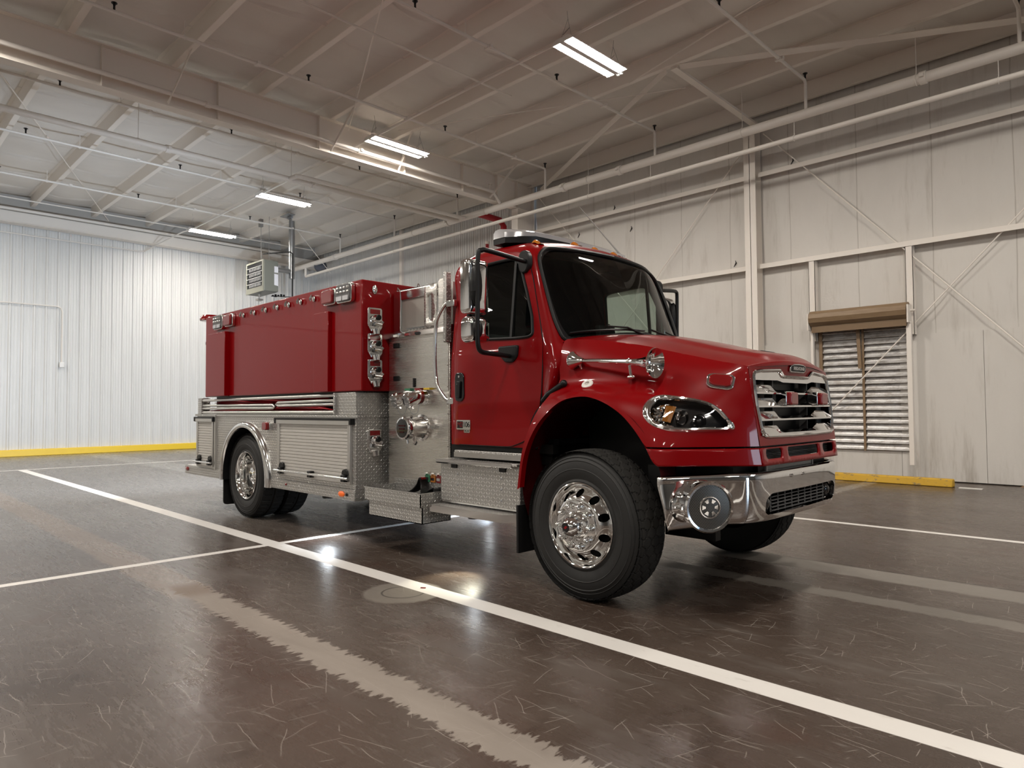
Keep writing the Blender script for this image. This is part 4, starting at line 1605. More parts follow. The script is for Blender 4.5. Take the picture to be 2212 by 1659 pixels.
# black gap, towing gear and cooler between valance and bumper
mb = MB().box(.55, .92, -.78, .78, .80, .955).box(.62, .96, -.66, .66, .60, .90).box(.40, .62, -.98, -.62, .72, .955).box(.40, .62, .62, .98, .72, .955)
T(mb, 'bumper_mount', CHASSIS)
cool = T(MB().box(.955, 1.005, -.50, .30, .900, .985), 'cooler', GREYPL)
mb = MB()
for k in range(12):
    mb.box(1.005, 1.012, -.49, .29, .905 + k * .0066, .9085 + k * .0066)
mb.box(1.005, 1.018, -.50, .30, .898, .908).box(1.005, 1.016, .285, .30, .90, .985).box(1.005, 1.016, -.50, -.488, .90, .985)
T(mb, 'cooler_fins', GALV, cool)

# ---------------------------------------------------------------- wheel arch liner, flaps
for s in (-1, 1):
    mb = MB()
    A = [(cos(t) * .625 + (-.0), .80 + sin(t) * .615) for t in np.linspace(-.05, pi + .55, 30)]
    n = len(A)
    mb.add([(x, s * 1.165, z) for x, z in A] + [(x, s * .55, z) for x, z in A], [(i, i + 1, n + i + 1, n + i) for i in range(n - 1)])
    T(mb, 'fender_liner', DARKRED)
for s in (-1, 1):
    T(MB().box(-.655, -.635, min(s * 1.20, s * .66), max(s * 1.20, s * .66), .235, .60), 'mud_flap', RUBBER)
mb = MB().box(-.45, .86, -.55, .55, .58, 1.56)
T(mb, 'engine_block', CHASSIS)
# hood latch, round cover, air horn
T(MB().tube([(-.49, -1.075, 1.40), (-.43, -1.075, 1.448), (-.31, -1.065, 1.515), (-.285, -1.06, 1.53)], [.016, .024, .022, .020], 10).ell((-.285, -1.06, 1.53), (.03, .025, .028)), 'hood_latch', BLACK)
c = FE(*FE.inv((-.084, 1.519), (0, 2), 1.2, 3.4), -.002)
n_ = Vector(FE(1.2, 3.3, -.05) - FE(1.2, 3.3, 0.)).normalized()
mb = MB().lathe([(0, .010), (.02, .008), (.042, .006), (.046, .0), (.044, -.01)], c, n_, 28)
cov = T(mb, 'fender_cover', WHITEPL)
T(MB().lathe([(0, .013), (.012, .012), (.018, .009)], c, n_, 16), 'dimple', CAST, cov)
hz = 1.695
hy = -1.005
hn = T(MB().tube([(-.16, hy, hz + .002), (.0, hy, hz - .006), (.30, hy, hz - .032)], [.013, .015, .022], 16), 'air_horn', CHROME)
ax = Vector((1, -.02, -.09)).normalized()
b0 = Vector((.30, hy, hz - .032))
T(MB().lathe([(.022, 0), (.026, .05), (.034, .10), (.056, .14), (.092, .17), (.105, .182), (.103, .192), (.094, .184), (.060, .150), (.036, .09), (.024, .04), (.0, .03)], b0, ax, 36), 'horn_bell', CHROME, hn)
mb = MB().lathe([(.0, -.06), (.066, -.06), (.069, -.052), (.062, -.044), (.048, -.022), (.034, .002), (.025, .025), (.016, .045)], (-.185, hy, hz + .004), (1, 0, -.04), 28)
T(mb, 'diaphragm_housing', CHROME, hn)
T(MB().cyl((.27, hy, hz - .03), (.27, hy + .025, 1.565), .010, .012, n=12).ell((.27, hy + .025, 1.56), (.03, .03, .016)).lathe([(.024, -.012), (.027, 0), (.024, .012)], (.27, hy, hz - .029), (1, 0, -.1), 16), 'horn_stand', CHROME, hn)
T(MB().cyl((-.18, hy, hz - .01), (-.18, hy + .06, 1.60), .010, n=10), 'horn_stand', CHROME, hn)
# ---------------------------------------------------------------- cab
WS = [(9.38, 9.), (9.38, 8.6), (9.268, 7.94), (9.164, 7.237), (8.85, 6.998), (8.29, 6.758), (7.84, 6.668), (7.16, 6.704), (6.22, 6.787), (5.47, 6.891), (5.014, 7.048), (5.064, 7.448), (5.224, 7.93), (5.346, 8.316), (5.474, 9.)]
WS = [tuple(p) for p in catmull(WS, 3)]
WIN = round_poly([(5.25, 4.10), (5.30, 4.65), (5.21, 5.35), (5.20, 5.76), (6.0, 5.79), (6.86, 5.72), (7.95, 5.56), (8.33, 5.32), (8.31, 4.85), (8.22, 4.10)], [.25, .1, .1, .3, .1, .3, .2, .2, .2, .3], 4)
DOOR = round_poly([(.06, 3.74), (.06, 5.25), (.45, 5.66), (.9, 5.90), (1.7, 6.075), (2.793, 6.03), (5.318, 5.985), (7.33, 5.975), (8.2, 5.91), (8.75, 5.62), (8.95, 5.1), (8.85, 4.2), (8.5, 3.78)], [.2, .1, .2, .2, .2, .1, .1, .1, .3, .3, .2, .3, .3], 4)
REARW = round_poly([(5.4, .06), (5.4, 1.75), (8.2, 1.65), (8.2, .06)], .25, 3)
cb = lambda u, v: CB(u, v)
# shell halves, windscreen and windows cut out
wsi = [(0, 0), (12, 0), (12, 9)] + [p for p in WS] + [(0, 9)]
shell = trimmed(wsi, [WIN], cb, (.28, .14))
shell.mirror()
cab = T(shell, 'cab', RED, sharp=50)
# windscreen glass, black surround
wg = trimmed([(u, v) for u, v in WS], [], lambda u, v: CB(u, v, .006), (.3, .16))
wg.mirror()
T(wg, 'windscreen', GLASS, cab, sharp=80)


def inset(P, k, c):
    return [(c[0] + (u - c[0]) * k, c[1] + (v - c[1]) * k) for u, v in P]


ring = [CB(u, v, -.002) for u, v in WS]
full = ring + [np.array((p[0], -p[1], p[2])) for p in reversed(ring)]
T(MB().tube(full, .017, 8, closed=True), 'windscreen_seal', BLACK, cab)
# black printed band round the glass edge
c0 = (7.3, 9.)
inner = inset(WS, .925, c0)
bd = MB()
n = len(WS)
bd.v = [tuple(CB(u, v, .003)) for u, v in WS] + [tuple(CB(u, v, .003)) for u, v in inner]
bd.f = [(i, i + 1, n + i + 1, n + i) for i in range(n - 1)]
bd.mirror()
T(bd, 'windscreen_band', BLACKGLOSS, cab)


def door(side):
    def fl(b):
        if side > 0:
            b.v = [(x, -y, z) for x, y, z in b.v]
            b.f = [tuple(reversed(f)) for f in b.f]
        return b
    # pressed line along the waist and the dished lower skin
    def sk(u, v):
        p = CB(u, v, -.010)
        g = .008 * math.exp(-((p[2] - 1.405 - .05 * (p[0] + .6)) / .05) ** 2) * ssm((p[0] + 1.45) / .3)
        return (p[0], p[1] - g, p[2])
    d = T(fl(trimmed(DOOR, [WIN], sk, (.22, .12))), 'door', RED, cab, sharp=50)
    edge = [CB(u, v, -.003) for u, v in DOOR]
    T(fl(MB().tube(edge, .0065, 6, closed=True)), 'door_seal', BLACK, d)
    e2 = [CB(u, v, -.010) for u, v in WIN]
    T(fl(MB().tube(e2, .013, 8, closed=True)), 'window_seal', BLACK, d)
    T(fl(trimmed(WIN, [], lambda u, v: CB(u, v, .004), (.3, .2))), 'window_glass', SIDEGLASS, d, sharp=80)
    a, b = CB(5.2, 5.27, -.004), CB(8.32, 5.27, -.004)
    a = (-.872, a[1], a[2])
    b = (-.872, b[1], b[2])
    T(fl(MB().bar(a, b, .026, .022, up=(0, 1, 0))), 'window_post', BLACK, d)
    # handle
    hx, hz_ = -1.475, 1.535
    mb = MB().prism(round_poly([(-.05, -.125), (.03, -.125), (.062, -.09), (.055, .10), (.03, .125), (-.045, .125), (-.06, .09), (-.06, -.08)], .03, 3), lambda u, v, w: (hx + u, -1.055 - w, hz_ + v), -.02, .012)
    h = T(fl(mb), 'door_handle', BLACKGLOSS, d, bevel=.006)
    T(fl(MB().prism(round_poly([(-.018, -.10), (.022, -.10), (.03, .05), (-.022, .05)], .015, 3), lambda u, v, w: (hx + u, -1.067 - w, hz_ + v), 0, .018)), 'grip', BLACK, h, bevel=.006)
    T(fl(MB().cyl((hx, -1.066, hz_ + .09), (hx, -1.072, hz_ + .09), .010, n=12)), 'key_lock', CHROME, h)
    return d


dr = door(-1)
door(1)
# number badge on the right door
px, pz = -1.435, 1.205
bdg = T(MB().prism(rrect(px - .095, px + .085, pz - .042, pz + .042, .006, 2), lambda u, v, w: (u, -1.042 - w, v), 0, .010), 'door_badge', BRIGHT, dr)
T(MB().prism(rrect(px - .085, px - .012, pz - .030, pz + .030, .004, 2), lambda u, v, w: (u, -1.052 - w, v), 0, .002), 'badge_field', BLACK, bdg)
Rs = Matrix(((1, 0, 0), (0, 0, -1), (0, 1, 0))).to_4x4()        # text facing -y
text('M2', .062, Matrix.Translation((px - .05, -1.0545, pz)) @ Rs, REDLENS, parent=bdg, depth=.001, shear=.2, spacing=.9)
text('106', .066, Matrix.Translation((px + .036, -1.0525, pz)) @ Rs, BLACK, parent=bdg, depth=.001, spacing=.88)
T(MB().prism(rrect(px + .0, px + .075, pz - .068, pz - .044, .004, 2), lambda u, v, w: (u, -1.043 - w, v), 0, .006), 'badge_tail', BRIGHT, bdg)
text('PLUS', .026, Matrix.Translation((px + .037, -1.0495, pz - .056)) @ Rs, BLACK, parent=bdg, depth=.001)

# interior
inn = T(MB().box(-1.55, -.45, -.93, .93, 1.06, 1.10), 'interior', BLACK, cab)
mb = MB().box(-.78, -.42, -.92, .92, 1.25, 1.74)
mb.add([(-.80, -.92, 1.74), (-.80, .92, 1.74), (-.42, -.90, 1.86), (-.42, .90, 1.86), (-.26, -.5, 1.905), (-.26, .5, 1.905), (-.42, -.9, 1.7), (-.42, .9, 1.7)], [(0, 2, 3, 1), (2, 4, 5, 3)])
T(mb, 'dashboard', BLACK, inn)
for s in (-1, 1):
    mb = MB().box(-1.30, -.85, s * .5 - .24, s * .5 + .24, 1.40, 1.52)
    mb.prism([(-1.42, 1.48), (-1.28, 1.48), (-1.40, 2.02), (-1.50, 2.02)], lambda u, v, w: (u, w, v), s * .5 - .24, s * .5 + .24)
    T(mb, 'seat', GREYPL, inn, bevel=.04)
mb = MB()
c = Vector((-.88, .48, 1.80))
R = Matrix.Rotation(-1.0, 3, 'Y')
mb.tube([c + R @ Vector((.21 * cos(t), .21 * sin(t), 0)) for t in [2 * pi * k / 28 for k in range(28)]], .015, 8, closed=True)
mb.bar(c, c + R @ Vector((0, 0, -.3)), .05, .05)
T(mb, 'steering_wheel', BLACK, inn)
mb = MB().obox((-.72, .05, 2.005), (.05, .235, .17), Matrix.Rotation(-.1, 3, 'Y')).box(-.70, -.66, -.05, .12, 1.80, 1.95).obox((-.69, .05, 2.08), (.03, .02, .05))
mb.box(-.70, -.66, .165, .19, 1.95, 1.985).box(-.70, -.66, .165, .19, 2.0, 2.03)
T(mb, 'mobile_terminal', BLACK, inn, bevel=.006)
isk = trimmed(wsi, [WIN], lambda u, v: CB(u, v, .035), (.4, .25))
isk.mirror()
T(isk, 'headliner', mat('interior_lining', (.010, .010, .011), .8, spec=.1), inn, sharp=60)

# wipers
for s, (p0, p1, b0, b1) in ((-1, ((.0, -.10), (.30, -.50), (.14, -.08), (.20, -.80))), (1, ((.0, .70), (.24, .32), (.05, .56), (.22, .10)))):
    def wpt(y, h, off=.02):
        v = 9 - abs(y) / .5 if abs(y) < .5 else 8 - (abs(y) - .5) / .36
        u = 5.45 - .35 * (abs(y) / .8) ** 2 + h
        p = CB(u, v, -off)
        return (p[0], p[1] if y < 0 else -p[1], p[2])
    w = T(MB().tube([wpt(p0[1], p0[0] - .05, .015), wpt((p0[1] + p1[1]) / 2, (p0[0] + p1[0]) / 2 + .05, .035), wpt(p1[1], p1[0], .03)], [.012, .009, .006], 8), 'wiper', BLACK)
    T(MB().tube([wpt(b0[1] + (b1[1] - b0[1]) * k / 10, b0[0] + (b1[0] - b0[0]) * k / 10, .018) for k in range(11)], .009, 6), 'wiper_blade', BLACK, w)
# roof marker lamps
for y in (-.74, -.27, .02, .31, .74):
    x = -.80 if abs(y) < .5 else -.83
    z = 2.792 if abs(y) < .5 else 2.735
    rl = T(MB().grid(lambda a, b: (x - .05 + .11 * a, y + .038 * (2 * b - 1) * (1 - .4 * a * a), z - .01 + .048 * sin(pi * min(a * 1.2 + .15, 1)) * (1 - (2 * b - 1) ** 4 * .6)), 10, 8), 'marker_lamp', AMBER)
# light bar
mb = MB()
LBX, LBZ = -1.08, 2.835
prof = [(-.15, -.01), (-.15, .035), (-.10, .062), (.0, .070), (.10, .062), (.155, .035), (.155, -.01)]
endp = [(.25, 0), (.78, 0), (.93, .0)]
sec = []
for y, k, dx in ((-.86, .45, -.10), (-.80, .72, -.07), (-.66, .98, .0), (-.3, 1, .03), (.3, 1, .03), (.66, .98, .0), (.80, .72, -.07), (.86, .45, -.10)):
    sec.append([(LBX + dx + u * k, y, LBZ + v) for u, v in prof])
n = len(prof)
mb.v = [p for s_ in sec for p in s_]
mb.f = [(a * n + i, a * n + (i + 1) % n, (a + 1) * n + (i + 1) % n, (a + 1) * n + i) for a in range(7) for i in range(n)] + [tuple(range(n)), tuple(7 * n + i for i in range(n - 1, -1, -1))]
lb = T(mb, 'light_bar', CLEARLENS, sharp=30)
mb = MB()
sec = [[(LBX + dx + u * k, y, LBZ - .015 + v) for u, v in [(-.15, -.045), (-.155, .012), (.16, .012), (.15, -.045)]] for y, k, dx in ((-.855, .47, -.10), (-.79, .75, -.07), (-.66, 1.0, .0), (-.3, 1.02, .03), (.3, 1.02, .03), (.66, 1.0, .0), (.79, .75, -.07), (.855, .47, -.10))]
mb.v = [p for s_ in sec for p in s_]
mb.f = [(a * 4 + i, a * 4 + (i + 1) % 4, (a + 1) * 4 + (i + 1) % 4, (a + 1) * 4 + i) for a in range(7) for i in range(4)] + [(0, 1, 2, 3), (31, 30, 29, 28)]
T(mb, 'light_bar_base', BLACK, lb)
for y in (-.55, .55):
    T(MB().box(LBX - .06, LBX + .06, y - .04, y + .04, 2.70, 2.80), 'light_bar_foot', BLACK, lb)
# whip antenna on the far side of the roof
an = T(MB().tube([(-.86, .62, 2.775), (-.92, .61, 2.84), (-1.35, .45, 3.42)], [.012, .010, .003], 8), 'antenna', WIRE)
T(MB().tube([(-.845, .62, 2.765), (-.895, .615, 2.82)], [.022, .014], 8), 'antenna_base', BLACK, an)


# mirrors
def mirror_set(side):
    def fl(b):
        if side > 0:
            b.v = [(x, -y, z) for x, y, z in b.v]
            b.f = [tuple(reversed(f)) for f in b.f]
        return b
    py_, pxx = -1.44, -.82
    arm = catmull([(-.74, -.975, 2.535), (-.745, -1.06, 2.54), (-.79, -1.33, 2.572), (-.805, -1.41, 2.57), (-.815, py_, 2.52), (-.82, py_, 2.2), (-.825, py_, 1.93), (-.83, -1.425, 1.82), (-.835, -1.385, 1.785), (-.84, -1.30, 1.778), (-.85, -1.10, 1.77), (-.86, -1.04, 1.77)], 5)
    a = T(fl(MB().tube(arm, .019, 12)), 'mirror_arm', BLACK)
    mb = MB().prism(round_poly([(-.80, 2.45), (-.74, 2.44), (-.70, 2.50), (-.70, 2.58), (-.73, 2.63), (-.79, 2.63), (-.82, 2.58), (-.82, 2.50)], .03, 3), lambda u, v, w: (u, -.94 - w, v), 0, .055)
    T(fl(mb), 'upper_bracket', BLACK, a, bevel=.01)
    mb = MB().prism(round_poly([(-.99, 1.79), (-.99, 1.855), (-.77, 1.855), (-.775, 1.76), (-.83, 1.715), (-.91, 1.72)], .02, 3), lambda u, v, w: (u, -1.015 - w, v), 0, .05)
    T(fl(mb), 'lower_bracket', BLACK, a, bevel=.01)

    def head(name, y0, y1, z0, z1, r, bul, xb):
        rows = []
        cy, cz = (y0 + y1) / 2, (z0 + z1) / 2
        for k_, d_ in ((1.0, -.03), (1.0, .0), (.985, .022), (.94, .040), (.86, .050), (.6, .058), (.3, .062)):
            f_ = 1 - (1 - k_) * (y1 - y0) / (z1 - z0) if z1 - z0 > y1 - y0 else k_
            rows.append([(xb + bul * d_ / .062, cy + (u - cy) * k_, cz + (v - cz) * f_) for u, v in rrect(y0, y1, z0, z1, r, 6)])
        m = len(rows[0])
        mb = MB()
        mb.v = [p for rr in rows for p in rr]
        mb.f = [(i * m + j, i * m + (j + 1) % m, (i + 1) * m + (j + 1) % m, (i + 1) * m + j) for i in range(6) for j in range(m)] + [tuple(6 * m + j for j in range(m))]
        o = T(fl(mb), name, CHROME, a, sharp=60)
        T(fl(MB().prism(rrect(y0 + .004, y1 - .004, z0 + .004, z1 - .004, r, 6), lambda u, v, w: (w, u, v), xb - .05, xb - .03)), 'mirror_glass', CHROME, o)
        return o
    big = head('mirror_head', -1.49, -1.265, 2.085, 2.515, .035, .06, -.92)
    T(fl(MB().ell((-.850, -1.425, 2.30), (.035, .052, .165), 18, 12)), 'clamp_shield', BLACK, big)
    T(fl(MB().cyl((-.85, py_, 2.25), (-.85, py_, 2.33), .036, n=14)), 'clamp', BLACK, big)
    sm = head('convex_mirror_head', -1.485, -1.265, 1.86, 2.065, .05, .075, -.92)
    T(fl(MB().ell((-.840, -1.42, 1.96), (.03, .045, .07), 16, 10)), 'clamp', BLACK, sm)


mirror_set(-1)
mirror_set(1)
# grab rail behind the door
gr = T(MB().tube(catmull([(-1.70, -1.0, 2.30), (-1.73, -1.02, 2.285), (-1.81, -1.04, 2.16), (-1.835, -1.04, 2.02), (-1.84, -1.04, 1.80), (-1.825, -1.04, 1.62), (-1.79, -1.04, 1.53), (-1.715, -1.02, 1.435), (-1.69, -1.0, 1.425)], 5), .017, 12), 'grab_rail', BRIGHT)
for z in (2.30, 1.42):
    T(MB().box(-1.71, -1.60, -1.02, -.97, z - .035, z + .025), 'rail_foot', BRIGHT, gr, bevel=.008)
# ---------------------------------------------------------------- chassis
fr = T(MB().box(-7.0, .95, -.47, -.40, .60, .86).box(-7.0, .95, .40, .47, .60, .86).box(-1.4, -1.3, -.4, .4, .62, .84).box(-3.9, -3.8, -.4, .4, .62, .84).box(-6.6, -6.5, -.4, .4, .62, .84), 'chassis_frame', CHASSIS)
T(MB().bar((0, -.92, .50), (0, .92, .50), .11, .10).box(-.5, .5, -.45, -.38, .56, .62).box(-.5, .5, .38, .45, .56, .62).box(.3, .7, -.62, -.55, .42, .50), 'front_axle', CHASSIS)
T(MB().cyl((-5.375, -.62, .527), (-5.375, .62, .527), .10, n=14).ell((-5.375, 0, .527), (.24, .22, .23)).cyl((-5.2, 0, .55), (-1.2, 0, .72), .05, n=10), 'rear_axle', CHASSIS)


# ---------------------------------------------------------------- wheels
def tyre_mesh(front):
    n, m = (756, 30) if front else (504, 22)
    R, W = .527, .275
    mb = MB()
    vs = []
    for i in range(n):
        a = 2 * pi * i / n
        for j in range(m + 1):
            t = -W / 2 + W * j / m
            k = t / (W / 2)
            r = R - .012 * abs(k) ** 2.6
            if front:
                q, s = i * 54 / n, k * 1.5
                d1 = abs((q * .5 + s * 1.0 + .06 * sin(2 * pi * q)) % 1 - .5)
                d2 = abs((q * .5 - s * 1.0 + .5 + .06 * sin(2 * pi * q)) % 1 - .5)
                g = 1 if min(d1, d2) < .055 else 0
                if abs(k) > .80:
                    g = 1 if ((q * 1.0) % 1) < .16 and abs(k) > .86 else 0
                if abs(abs(k) - .80) < .03:
                    g = 1
            else:
                q = i * 42 / n
                g = 1 if ((q + (.5 if k > 0 else 0)) % 1) < .24 and abs(k) > .22 else 0
                if abs(k) < .05:
                    g = 1
            vs.append((r - .011 * g, a, t))
    mb.v = [(r * cos(a), t, r * sin(a)) for r, a, t in vs]
    mb.f = [(i * (m + 1) + j, i * (m + 1) + j + 1, ((i + 1) % n) * (m + 1) + j + 1, ((i + 1) % n) * (m + 1) + j) for i in range(n) for j in range(m)]
    return mb.mesh('tread', TREAD, 30)


TREAD_F, TREAD_R = tyre_mesh(True), tyre_mesh(False)
SW = [(.290, .005), (.296, -.002), (.305, -.004), (.312, .0), (.320, .002), (.345, -.007), (.372, -.013), (.386, -.0135), (.390, -.0165), (.394, -.0135), (.42, -.012), (.444, -.006), (.449, -.009), (.453, -.004), (.468, .002), (.472, -.001), (.476, .006), (.497, .018), (.508, .024)]


def lugs_poly(n, cx, cz, r): return [(cx + r * cos(2 * pi * k / n), cz + r * sin(2 * pi * k / n)) for k in range(n)]


def disc_with_holes(prof, r_in, r_out, rh, hole_r, nh=10):
    """annulus following prof(r)=depth with nh round hand holes; outward is -y"""
    mb = MB()
    for k in range(nh):
        a0 = 2 * pi * k / nh
        da = pi / nh
        N = 8
        outer = []
        for i in range(N):
            outer.append((r_out, a0 - da + 2 * da * i / N))
        for i in range(N):
            outer.append((r_out + (r_in - r_out) * i / N, a0 + da))
        for i in range(N):
            outer.append((r_in, a0 + da - 2 * da * i / N))
        for i in range(N):
            outer.append((r_in + (r_out - r_in) * i / N, a0 - da))
        cx, cz = rh * cos(a0), rh * sin(a0)
        rings = []
        op = [(r * cos(a), r * sin(a)) for r, a in outer]
        for f in (0, .35, .7, 1.):
            ring = []
            for x, z in op:
                ang = math.atan2(z - cz, x - cx)
                hx, hz = cx + hole_r * cos(ang), cz + hole_r * sin(ang)
                px_, pz_ = x * (1 - f) + hx * f, z * (1 - f) + hz * f
                ring.append((px_, prof(math.hypot(px_, pz_)), pz_))
            rings.append(ring)
        rings.append([(x, y + .016, z) for x, y, z in rings[-1]])
        m = len(op)
        mb.add([p for r in rings for p in r], [(i * m + j, i * m + (j + 1) % m, (i + 1) * m + (j + 1) % m, (i + 1) * m + j) for i in range(len(rings) - 1) for j in range(m)])
    return mb


RIMM = mat('polished_wheel', (.83, .83, .82), .07, 1.)
YM = (0, 1, 0)


def wheel_front(side):
    w = bpy.data.objects.new('front_wheel', TREAD_F)
    # the wheel's own mesh is its tread; side walls, rim and hub are its parts
    root = T(MB().lathe([(.508, -.1375 + .0), (.508, .1375)], (0, 0, 0), YM, 48), 'front_wheel', TYRE)
    bpy.data.objects.remove(w)
    tr = bpy.data.objects.new('tread', TREAD_F)
    COL.objects.link(tr)
    tr.parent = root
    F = -.1375
    mb = MB().lathe([(r, F + t) for r, t in SW] + [(.5155, F + .006), (.514, F)], (0, 0, 0), YM, 96)
    mb.lathe([(.514, -F), (.50, -F - .018), (.45, -F), (.38, -F + .01), (.30, -F)], (0, 0, 0), YM, 64)
    T(mb, 'sidewall', TYRE, root, sharp=30)
    # outward direction of the face is -y here; the left wheel is turned round by its parent's rotation
    rim = T(MB().lathe([(.292, F + .012), (.297, F - .008), (.290, F - .012), (.281, F - .006), (.272, F + .02), (.268, F + .045)], (0, 0, 0), YM, 96), 'rim', RIMM, root, sharp=50)

    def prof(r): return F + .045 - .070 * ssm((.268 - r) / .085)
    T(disc_with_holes(prof, .172, .268, .2225, .0285), 'wheel_disc', RIMM, rim, sharp=45)
    T(MB().lathe([(.172, prof(.172)), (.170, prof(.172) - .010), (.160, prof(.172) - .012), (.10, prof(.172) - .012)], (0, 0, 0), YM, 72), 'hub_flange', RIMM, rim)
    T(MB().lathe([(.26, F + .10), (.0, F + .10)], (0, 0, 0), YM, 48), 'brake_drum', CHASSIS, rim)
    h0 = prof(.172) - .012
    T(MB().lathe([(.102, h0 + .004), (.102, h0 - .012), (.094, h0 - .018), (.082, h0 - .024), (.076, h0 - .05), (.062, h0 - .085), (.040, h0 - .108), (.034, h0 - .112), (.032, h0 - .108), (.0, h0 - .108)], (0, 0, 0), YM, 56), 'hub_cap', RIMM, rim, sharp=30)
    hc = T(MB().lathe([(.033, h0 - .1085), (.03, h0 - .1115), (.0, h0 - .112)], (0, 0, 0), YM, 28), 'hub_badge', BLACKGLOSS, rim)
    mb = MB()
    mb.add([(-.016, h0 - .1125, -.010), (.004, h0 - .1125, -.010), (.016, h0 - .1125, .012), (-.004, h0 - .1125, .012)], [(0, 1, 2, 3)])
    T(mb, 'badge_mark', REDLENS, hc)
    nut = MB().lathe([(.0, -.058), (.010, -.056), (.016, -.046), (.018, -.030), (.022, -.010), (.026, -.006), (.027, .002)], (0, 0, 0), YM, 14)
    nut.add([], [])
    for q in range(6):
        nut.ell((.016 * cos(q * pi / 3), -.028, .016 * sin(q * pi / 3)), (.006, .022, .006), 8, 6)
    nm = nut.mesh('lug_nut', RIMM, 50)
    for k in range(10):
        a = 2 * pi * (k + .5) / 10
        o = bpy.data.objects.new('lug_nut', nm)
        COL.objects.link(o)
        o.parent = rim
        o.location = (.1425 * cos(a), h0, .1425 * sin(a))
    return root


fw = wheel_front(-1)
fw.location = (0, -1.088, .527)
fw.rotation_euler = (0, radians(17), radians(-2.5))


def set_wheel(o, loc, rz, name=None):
    c = copy_tree(o, truck)
    c.location = loc
    c.rotation_euler = (0, radians(30), rz)
    return c


fw2 = set_wheel(fw, (0, 1.088, .527), pi - radians(2.5))


def wheel_rear():
    F = -.1375
    root = T(MB().lathe([(.508, -.1375), (.508, .1375)], (0, 0, 0), YM, 48), 'rear_wheel', TYRE)
    tr = bpy.data.objects.new('tread', TREAD_R)
    COL.objects.link(tr)
    tr.parent = root
    mb = MB().lathe([(r, F + t) for r, t in SW] + [(.5155, F + .006), (.514, F)], (0, 0, 0), YM, 80)
    mb.lathe([(.514, -F), (.50, -F - .018), (.45, -F), (.38, -F + .01), (.30, -F)], (0, 0, 0), YM, 48)
    T(mb, 'sidewall', TYRE, root, sharp=30)
    return root


rw = wheel_rear()
rw.location = (-5.375, -1.090, .527)
F = -.1375
rim = T(MB().lathe([(.292, F + .012), (.297, F - .008), (.290, F - .012), (.281, F - .006), (.272, F + .02), (.264, F + .04), (.262, F + .13), (.255, F + .175)], (0, 0, 0), YM, 80), 'rim', RIMM, rw, sharp=50)


def prof_r(r): return F + .175 + .022 * ssm((.255 - r) / .09)


T(disc_with_holes(prof_r, .172, .255, .215, .027), 'wheel_disc', RIMM, rim, sharp=45)
T(MB().lathe([(.172, prof_r(.172)), (.10, prof_r(.172))], (0, 0, 0), YM, 60), 'hub_flange', RIMM, rim)
T(MB().lathe([(.25, F + .26), (.0, F + .26)], (0, 0, 0), YM, 40), 'brake_drum', CHASSIS, rim)
T(MB().lathe([(.112, F + .197), (.108, F + .11), (.10, F + .085), (.085, F + .072), (.055, F + .068), (.05, F + .060), (.032, F + .058), (.0, F + .056)], (0, 0, 0), YM, 48), 'hub_cap', RIMM, rim, sharp=30)
T(MB().lathe([(.03, F + .057), (.0, F + .053)], (0, 0, 0), YM, 24), 'hub_badge', BLACKGLOSS, rim)
nm = MB().lathe([(.0, -.055), (.012, -.05), (.017, -.03), (.024, -.008), (.026, .002)], (0, 0, 0), YM, 12).mesh('lug_nut', RIMM, 50)
for k in range(10):
    a = 2 * pi * (k + .5) / 10
    o = bpy.data.objects.new('lug_nut', nm)
    COL.objects.link(o)
    o.parent = rim
    o.location = (.1425 * cos(a), F + .197, .1425 * sin(a))
rw.rotation_euler = (0, radians(8), 0)
inner = wheel_rear()
inner.location = (-5.375, -.760, .527)
inner2 = set_wheel(inner, (-5.375, .760, .527), pi)
outer2 = set_wheel(rw, (-5.375, 1.090, .527), pi)

# ---------------------------------------------------------------- lower body: diamond plate compartments
BX0, BX1 = -6.92, -2.83
WCX, WCZ, WR = -5.33, .50, .625
body_poly = [(BX0, .55), (WCX - WR, .55)] + [(WCX - WR * cos(t), WCZ + WR * sin(t)) for t in np.linspace(.08, pi - .08, 28)] + [(WCX + WR, .55), (BX1, .55), (BX1, 1.285), (BX0, 1.285)]
mb = MB()
mb.prism(body_poly, lambda u, v, w: (u, w, v), -1.25, -.58)
mb.prism(body_poly, lambda u, v, w: (u, w, v), .58, 1.25)
mb.box(BX0, BX1, -.58, .58, 1.10, 1.285)
mb.box(BX1 - .02, BX1, -.58, .58, .55, 1.285)
body = T(mb, 'compartment_body', DIAMOND, bevel=.006)
# skirt under the compartments
for nme, a, b in (('skirt', WCX + WR + .02, BX1 - .005), ('skirt', BX0 - .42, WCX - WR - .02)):
    for s in (-1, 1):
        T(MB().box(a, b, min(s * 1.262, s * 1.05), max(s * 1.262, s * 1.05), .435, .548), nme, DIAMOND, body, bevel=.006)
mb = MB().box(BX0 - .42, BX0, -1.25, 1.25, .50, .56).box(BX0 - .42, BX0 - .40, -1.25, 1.25, .435, .5)
T(mb, 'rear_step', DIAMOND, body, bevel=.005)
T(MB().box(BX0 - .09, BX0 - .01, -1.23, -.8, .56, 1.02), 'rear_corner_panel', DIAMOND, body, bevel=.005)
T(MB().box(BX0 - .05, BX1 + .05, -1.262, -1.24, 1.262, 1.292).box(BX1 + .0, BX1 + .012, -1.25, 1.25, 1.262, 1.292), 'top_edge_trim', DIAMOND, body)


